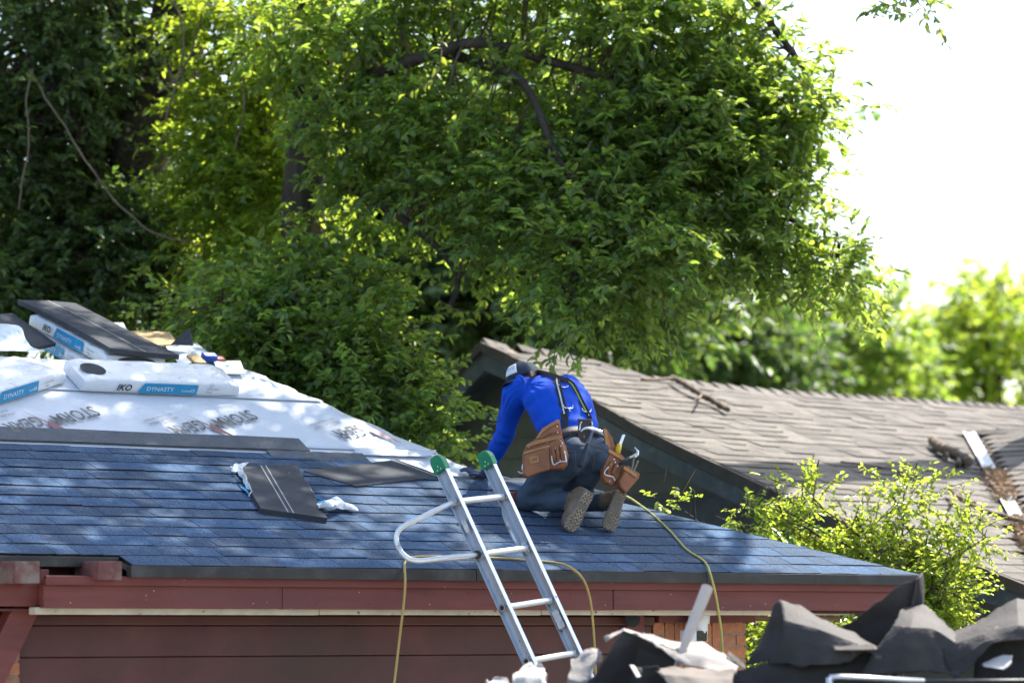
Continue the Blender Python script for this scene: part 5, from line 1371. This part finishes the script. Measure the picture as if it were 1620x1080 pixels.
mb = MB(); mb.tube(crom([tl(1150,350,p0R,nR,.07), tl(1180,335,p0R,nR,.07), tl(1185,305,p0R,nR,.07), tl(1158,270,p0R,nR,.07)], 4), [.012]*5+[.009]*4+[.005]*4, 8); obj('head', mb, mSt, ham, auto=40)
ch = thing('chisel', tl(1010,320,p0R,nR,.05), 'yellow handled chisel standing in the outer pouch', 'chisel')
mb = MB(); mb.tube([tl(1003,330,p0R,nR,.03), tl(1012,290,p0R,nR,.03), tl(1025,240,p0R,nR,.03)], [.017,.0165,.014], 10); obj('handle', mb, M('yellow_plastic',(0.62,0.40,0.02),.35,.06), ch, smooth=True)
mb = MB(); a_, b2 = tl(1028,245,p0R,nR,.03), tl(1062,155,p0R,nR,.03); mb.cbox((a_+b2)*.5, (b2-a_), E*.022, nR*.006); obj('blade', mb, mSt, ch, bevel=.001)
pl_ = thing('pliers', tl(1130,480,p0R,nR,.07), 'old pliers standing in the small side pocket of the belt', 'pliers')
for pts in ([(1115,510),(1140,440),(1150,370)], [(1125,512),(1160,460),(1190,388)]):
    mb = MB(); mb.tube(crom([tl(x,y,p0R,nR,.08) for x,y in pts], 4), .006, 7); obj('arm', mb, M('old_steel',(0.20,0.17,0.14),.5,.2,metal=.5), pl_, smooth=True)
# ================================================================== FIXTURES UNDER THE EAVE
mWh = M('white_plastic', (0.74,0.75,0.76), .4, .04); mLens = M('black_glass', (0.010,0.011,0.013), .08, .1, spec=.8)
fp = lambda x, y, c: onp(x, y, O+B*c, B)
c0 = fp(1106, 985, .20); fx = thing('security_camera', c0, 'white outdoor camera light with a black lens under the eave by the brick pillar', 'camera')
mb = MB(); mb.tube([fp(1106,972,.24), fp(1106,986,.24)], [.062,.058], 20); obj('base', mb, mWh, fx, auto=40)
mb = MB(); mb.tube([fp(1106,984,.24), fp(1107,1000,.24), fp(1104,1012,.24)], [.050,.046,.03], 18); obj('housing', mb, mWh, fx, auto=50)
mb = MB(); a_ = fp(1086,1015,.20); b2 = fp(1120,996,.20); X_ = E*((b2-a_).dot(E)); mb.box(a_, X_, B*.06, Z*(b2.z-a_.z)); hd_ = obj('head', mb, mWh, fx, bevel=.006)
mb = MB(); a_ = fp(1103,1014,.195); b2 = fp(1119,997,.195); mb.box(a_, E*((b2-a_).dot(E)), B*.008, Z*(b2.z-a_.z)); obj('lens', mb, mLens, hd_, bevel=.003)
mb = MB(); mb.box(fp(1086,972,.16), E*.10, B*.1, Z*.035); obj('bracket', mb, M('grey_bracket',(0.22,0.24,0.25),.6,.1), fx)
c1 = fp(1002, 985, .2); fl = thing('flood_lamp', c1, 'small dark round lamp under the cream trim beside the pillar', 'lamp')
mb = MB(); mb.tube([fp(1003,980,.30), fp(1003,980,.27), fp(1000,980,.19)], [.02,.036,.040], 14); obj('lamp_head', mb, mBlk, fl, auto=40)
mb = MB(); mb.tube([fp(1003,967,.26), fp(1003,976,.26)], .014, 8); obj('stem', mb, mBlk, fl)
mb = MB(); mb.box(fp(992,1000,.29), E*.12, B*.02, Z*.11); obj('lamp_plate', mb, mRed, fl)

# ================================================================== DEBRIS TRAILER IN FRONT
mFelt = M('tar_felt', (0.048,0.042,0.040), .72, .25, 4, .5, 60, .006, spec=.25, blotch=(0.080,0.068,0.060), bl_scale=3, bl_lo=.5, bl_hi=.8, chip=((0.16,0.14,0.12), 9, .66, .70))
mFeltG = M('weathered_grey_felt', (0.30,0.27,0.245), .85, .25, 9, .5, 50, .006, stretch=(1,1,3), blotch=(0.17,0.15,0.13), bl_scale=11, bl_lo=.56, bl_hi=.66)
mPaper = M('torn_white_paper', (0.50,0.46,0.42), .85, .12, 10, .4, 60, .006)
Yd = 13.9
def patch2(ctrl, n):                          # folds stay sharp along the control lines, slight sag between
    rows = []
    for r in ctrl:
        q = []
        sm = crom(r, n)
        for i in range(len(r)-1): q += [r[i].lerp(r[i+1], k/n) for k in range(n)]
        q.append(r[-1]); rows.append([a.lerp(b, .18) for a, b in zip(q, sm)])
    out = []
    for j in range(len(rows[0])):
        col = [r[j] for r in rows]; q = []
        for i in range(len(col)-1): q += [col[i].lerp(col[i+1], k/n) for k in range(n)]
        q.append(col[-1]); out.append([a.lerp(b, .22) for a, b in zip(q, crom(col, n))])
    return [[out[j][i] for j in range(len(out))] for i in range(len(out[0]))]
def felt(label, rows, mat=mFelt, name='tar_felt_sheet', seed=0, nz=.007, n=9, t=.003, cat='felt sheet', group='torn felt sheets in the trailer', jag=.7):
    ctrl = [[at(x, y, Yd+dy) for (x,y,dy) in r] for r in rows]; G = patch2(ctrl, n)
    a, b = len(G), len(G[0]); H_ = []
    for i in range(a):
        row = []
        for j in range(b):
            p = G[i][j]; ed = (i in (0,a-1)) or (j in (0,b-1))
            k = nz*(1 + (jag if ed else 0))
            p = p + V((0,-1,.25))*(.30-abs(mnoise.noise(p*7+V((seed*3.1,2,0)))))*nz*2.2
            row.append(p + V((mnoise.noise(p*5+V((seed,0,0))), mnoise.noise(p*5+V((0,seed,3))), mnoise.noise(p*6+V((4,0,seed)))))*k + V((0, mnoise.noise(p*16+V((seed,1,1)))*k*.5, mnoise.noise(p*22)*(k if ed else 0))))
        H_.append(row)
    mb = MB(); mb.grid(H_); o = obj(name, mb, mat, smooth=True, auto=14); solid(o, t, 0); tag(o, label, cat, group); return o
felt('peaked felt fold like a tent, its lit flank turned to the brick pillar', [[(1232,948,.24),(1290,970,.18),(1345,998,.10),(1388,1022,.02)],[(1240,980,.06),(1292,995,.0),(1340,1012,-.04),(1378,1027,-.05)],[(1240,1008,.02),(1288,1018,-.03),(1330,1022,-.06),(1362,1034,-.06)],[(1216,1048,.02),(1258,1056,-.03),(1305,1052,-.06),(1345,1048,-.06)]], seed=1)
felt('dark inner flap of the tent shaped felt fold', [[(1233,949,.26),(1226,956,.27),(1221,970,.28)],[(1262,990,.2),(1215,1000,.26),(1203,1010,.28)],[(1250,1048,.14),(1198,1050,.22),(1176,1054,.24)]], seed=2)
felt('tall dark felt sheet rising to a corner beneath the roof corner', [[(1456,908,.30),(1410,936,.30),(1372,962,.30),(1330,992,.30)],[(1458,950,.34),(1410,968,.33),(1372,985,.33),(1335,1005,.32)],[(1456,1000,.37),(1410,1010,.35),(1372,1020,.35),(1335,1024,.34)],[(1450,1045,.38),(1400,1045,.36),(1360,1045,.36),(1320,1045,.36)]], seed=3)
felt('narrow lit edge of the tall dark felt sheet', [[(1450,914,.29),(1461,906,.42)],[(1447,935,.29),(1463,938,.44)],[(1442,962,.3),(1462,965,.44)]], seed=31, nz=.004)
felt('broad humped felt sheet with a flat lit crown', [[(1430,957,.30),(1446,953,.34),(1462,955,.32),(1484,975,.22),(1516,1005,.10)],[(1412,990,.02),(1440,992,-.03),(1474,996,.02),(1488,1002,.0),(1514,1018,-.02)],[(1388,1025,-.03),(1430,1022,-.07),(1474,1022,-.02),(1490,1032,-.02),(1516,1045,-.04)],[(1358,1068,-.05),(1412,1066,-.10),(1474,1064,-.04),(1496,1066,-.04),(1520,1072,-.06)]], seed=4)
felt('felt sheet with a pale lit top swelling up at the lower right corner', [[(1492,1006,.12),(1540,985,.24),(1575,965,.34),(1608,946,.42),(1660,955,.42)],[(1490,1028,-.02),(1532,1012,-.02),(1570,998,.0),(1610,990,.0),(1665,998,.0)],[(1496,1052,-.04),(1530,1036,-.06),(1556,1016,-.05),(1592,1006,-.04),(1665,1012,-.02)],[(1510,1072,-.05),(1534,1060,-.07),(1550,1040,-.07),(1566,1018,-.06),(1588,1010,-.05)]], seed=5)
felt('dark hollow felt behind the lit swelling, lower right corner', [[(1540,1008,.12),(1600,1003,.12),(1660,1003,.12)],[(1540,1050,.13),(1600,1045,.14),(1660,1045,.14)],[(1540,1090,.12),(1600,1090,.13),(1660,1090,.13)]], seed=6)
felt('white torn paper scrap inside the dark hollow felt', [[(1552,1048,-.05),(1580,1038,-.04),(1602,1034,-.05)],[(1556,1052,-.1),(1585,1050,-.09),(1600,1046,-.1)],[(1575,1056,-.12),(1588,1058,-.12),(1594,1054,-.12)]], mPaper, 'paper_scrap', 7, .006, cat='paper', group=None)
felt('dark peaked felt sheet nearest the ladder', [[(985,995,.02),(1010,1004,.02),(1040,1017,.0),(1068,1026,-.02)],[(968,1022,-.02),(1008,1026,.06),(1040,1036,.04),(1068,1045,.0)],[(948,1052,-.04),(1002,1058,.08),(1036,1062,.05),(1066,1064,.0)],[(925,1090,-.06),(992,1090,.08),(1032,1090,.05),(1064,1090,.0)]], seed=8)
felt('pale strip painted as the lit top edge of the dark peaked felt', [[(984,992,.05),(1012,1000,.07),(1042,1012,.07),(1075,1022,.06)],[(986,997,.0),(1012,1006,.0),(1042,1019,-.01),(1072,1028,-.02)]], mFeltG, 'lit_edge_strip', 33, .003)  # sunlight on the top edge, put in as a strip of paler material
felt('pale ragged rim painted as the lit edge of the peaked felt nearest the ladder', [[(958,1008,.0),(974,999,.05),(988,993,.06)],[(960,1016,.0),(974,1006,.02),(986,998,.04)]], mFeltG, 'lit_edge_strip', 9, .008, jag=1)  # paler material stands for the light along the left edge
felt('weathered grey felt sheet curving over behind the white stick', [[(1015,1003,.12),(1060,1010,.14),(1110,1018,.14),(1145,1034,.12),(1168,1052,.08)],[(1040,1024,-.02),(1080,1032,-.02),(1115,1036,-.04),(1145,1046,-.04),(1166,1060,-.04)],[(1085,1056,-.08),(1100,1058,-.1),(1120,1060,-.12),(1145,1064,-.12),(1160,1068,-.1)]], mFeltG, 'grey_felt_sheet', 10, .010)
felt('thin dark felt strip bridging grey felt and tent fold', [[(1152,1030,.1),(1168,1042,.1),(1180,1052,.1)],[(1150,1036,.06),(1166,1050,.06),(1178,1058,.06)]], seed=32, nz=.006)
felt('broken pale shingle piece leaning beside the lower ladder rung', [[(898,1044,.1),(920,1038,.12),(945,1030,.14)],[(902,1058,.05),(920,1056,.05),(938,1050,.05)],[(896,1076,.0),(915,1080,.0),(930,1078,.0)]], mFeltG, 'broken_shingle', 11, .016, n=6, jag=1.2, cat='shingle', group=None)
felt('cream torn paper tip rising behind the broken pale shingle', [[(936,1042,.2),(943,1028,.2),(950,1034,.2)],[(938,1052,.2),(945,1048,.2),(951,1046,.2)]], mPaper, 'paper_scrap', 12, .006, jag=1, cat='paper', group=None)
felt('crumpled white paper with a dark underside at the foot of the ladder', [[(812,1066,.1),(830,1056,.12),(850,1052,.12),(866,1056,.08)],[(812,1074,.0),(832,1068,-.02),(850,1064,-.02),(864,1068,-.02)],[(814,1092,-.05),(834,1090,-.08),(850,1088,-.08),(862,1090,-.08)]], mPaper, 'crumpled_paper', 13, .022, jag=.8, cat='paper', group=None)
felt('jagged white paper clump at the bottom left of the debris', [[(778,1076,.05),(790,1066,.08),(803,1066,.06),(808,1078,.02)],[(776,1096,-.05),(790,1094,-.05),(802,1094,-.05),(810,1096,-.05)]], mPaper, 'crumpled_paper', 14, .03, jag=1.2, cat='paper', group=None)
felt('small dark folded felt flap with tan edge below the white stick', [[(998,1052,-.3),(1015,1054,-.25),(1040,1052,-.28)],[(1005,1066,-.29),(1025,1068,-.26),(1048,1066,-.27)],[(1015,1090,-.28),(1040,1090,-.25),(1060,1090,-.26)]], seed=15, nz=.008)
felt('tan torn strip along the small folded flap', [[(996,1051,-.31),(1003,1051,-.3)],[(1008,1072,-.38),(1014,1070,-.37)]], mPaper, 'paper_strip', 16, .003, cat='paper', group=None)
felt('low grey brown felt spread along the bottom edge', [[(1035,1056,-.25),(1080,1057,-.22),(1130,1060,-.22),(1165,1060,-.25)],[(1045,1068,-.35),(1085,1070,-.35),(1130,1072,-.35),(1160,1074,-.35)],[(1060,1092,-.4),(1090,1092,-.42),(1130,1092,-.42),(1160,1092,-.4)]], M('brown_felt',(0.16,0.135,0.115),.85,.2,6,.4,50,.006), seed=17, nz=.008)
felt('wide dark felt mass filling the bottom of the pile', [[(1150,1064,.02),(1200,1050,.05),(1260,1044,.04),(1330,1036,.05),(1395,1028,.03)],[(1150,1080,.0),(1200,1072,.03),(1260,1068,.02),(1330,1064,.03),(1400,1062,.02)],[(1150,1115,-.0),(1200,1115,.02),(1260,1115,.02),(1330,1115,.02),(1400,1115,.02)]], seed=18)
felt('thin dark felt curl with a pale edge in the middle of the pile', [[(1318,1022,-.05),(1350,1020,-.05),(1382,1020,-.05)],[(1320,1028,-.1),(1350,1028,-.1),(1388,1027,-.1)]], seed=19, nz=.005)
# pile base and the trailer that carries it
tb0 = at(760, 1150, Yd+1.0); tr = thing('debris_trailer', V((1.6, Yd+.4, 0)), 'open trailer with a bright metal top rail carrying the torn roofing', 'trailer')
mTr = M('trailer_steel', (0.03,0.03,0.032), .5, .2)
zt_ = at(1300, 1105, Yd).z
mb = MB(); mb.box(V((-.5,Yd-.75,.55)), V((5,0,0)), V((0,1.9,0)), V((0,0,.06))); obj('bed', mb, mTr, tr)
mb = MB(); mb.box(V((-.5,Yd-.75,.6)), V((5,0,0)), V((0,.04,0)), V((0,0,zt_-.62))); obj('side_panel', mb, mTr, tr, bevel=.005)
mb = MB(); mb.box(V((-.5,Yd+1.1,.6)), V((5,0,0)), V((0,.04,0)), V((0,0,zt_-.62))); obj('side_panel', mb, mTr, tr, bevel=.005)
mb = MB(); mb.box(V((-.5,Yd-.7,.6)), V((.04,0,0)), V((0,1.8,0)), V((0,0,zt_-.62))); obj('end_panel', mb, mTr, tr, bevel=.005)
for x_ in (.7, 1.9):
    for s_ in (-.85, 1.15):
        mb = MB(); c = V((x_+.6, Yd+s_, .33)); mb.tube([c, c+V((0,.18,0))], .33, 24); wh = obj('wheel', mb, mBlk, tr, auto=40)
        mb = MB(); mb.tube([c-V((0,.01,0)), c+V((0,.19,0))], .18, 18); obj('rim', mb, mSt, wh, auto=40)
mb = MB(); mb.tube([at(1312,1071,Yd-.55), at(1330,1070,Yd-.55), at(1462,1077,Yd-.5)], .011, 12); obj('top_rail', mb, mSt, tr, smooth=True)
mb = MB(); mb.tube([at(1312,1071,Yd-.55), at(1311,1120,Yd-.55)], .013, 12); obj('rail_post', mb, mSt, tr, smooth=True)
mb = MB(); mb.tube([at(1458,1078,Yd-.5), at(1700,1076,Yd-.4)], .010, 10); obj('dark_rail', mb, mTr, tr, smooth=True)
# heap under the sheets
mb = MB(); G = []
for i in range(14):
    row = []
    for j in range(30):
        x = -.1 + 3.4*j/29; y = Yd-.6 + 1.6*i/13
        e = min(1, min(i,13-i)/3)*min(1, min(j,29-j)/3)
        row.append(V((x, y, .7 + e*(zt_-.75) + .12*mnoise.noise(V((x*3,y*3,1)))*e)))
    G.append(row)
mb.grid(G); o = obj('debris_heap', mb, mFelt, smooth=True); tag(o, 'dark heap of old roofing under the torn sheets in the trailer', 'debris', kind='stuff')
# the white stick
mb = MB(); mb.tube([at(1066,1062,Yd-.05), at(1094,992,Yd+.05), at(1119,929,Yd+.15)], [.008,.024,.026], 14); o = obj('white_pipe', mb, M('pvc_pipe',(0.50,0.42,0.35),.55,.08,12,.1,60), auto=50)
tag(o, 'pale plastic pipe standing slanted out of the debris', 'pipe')
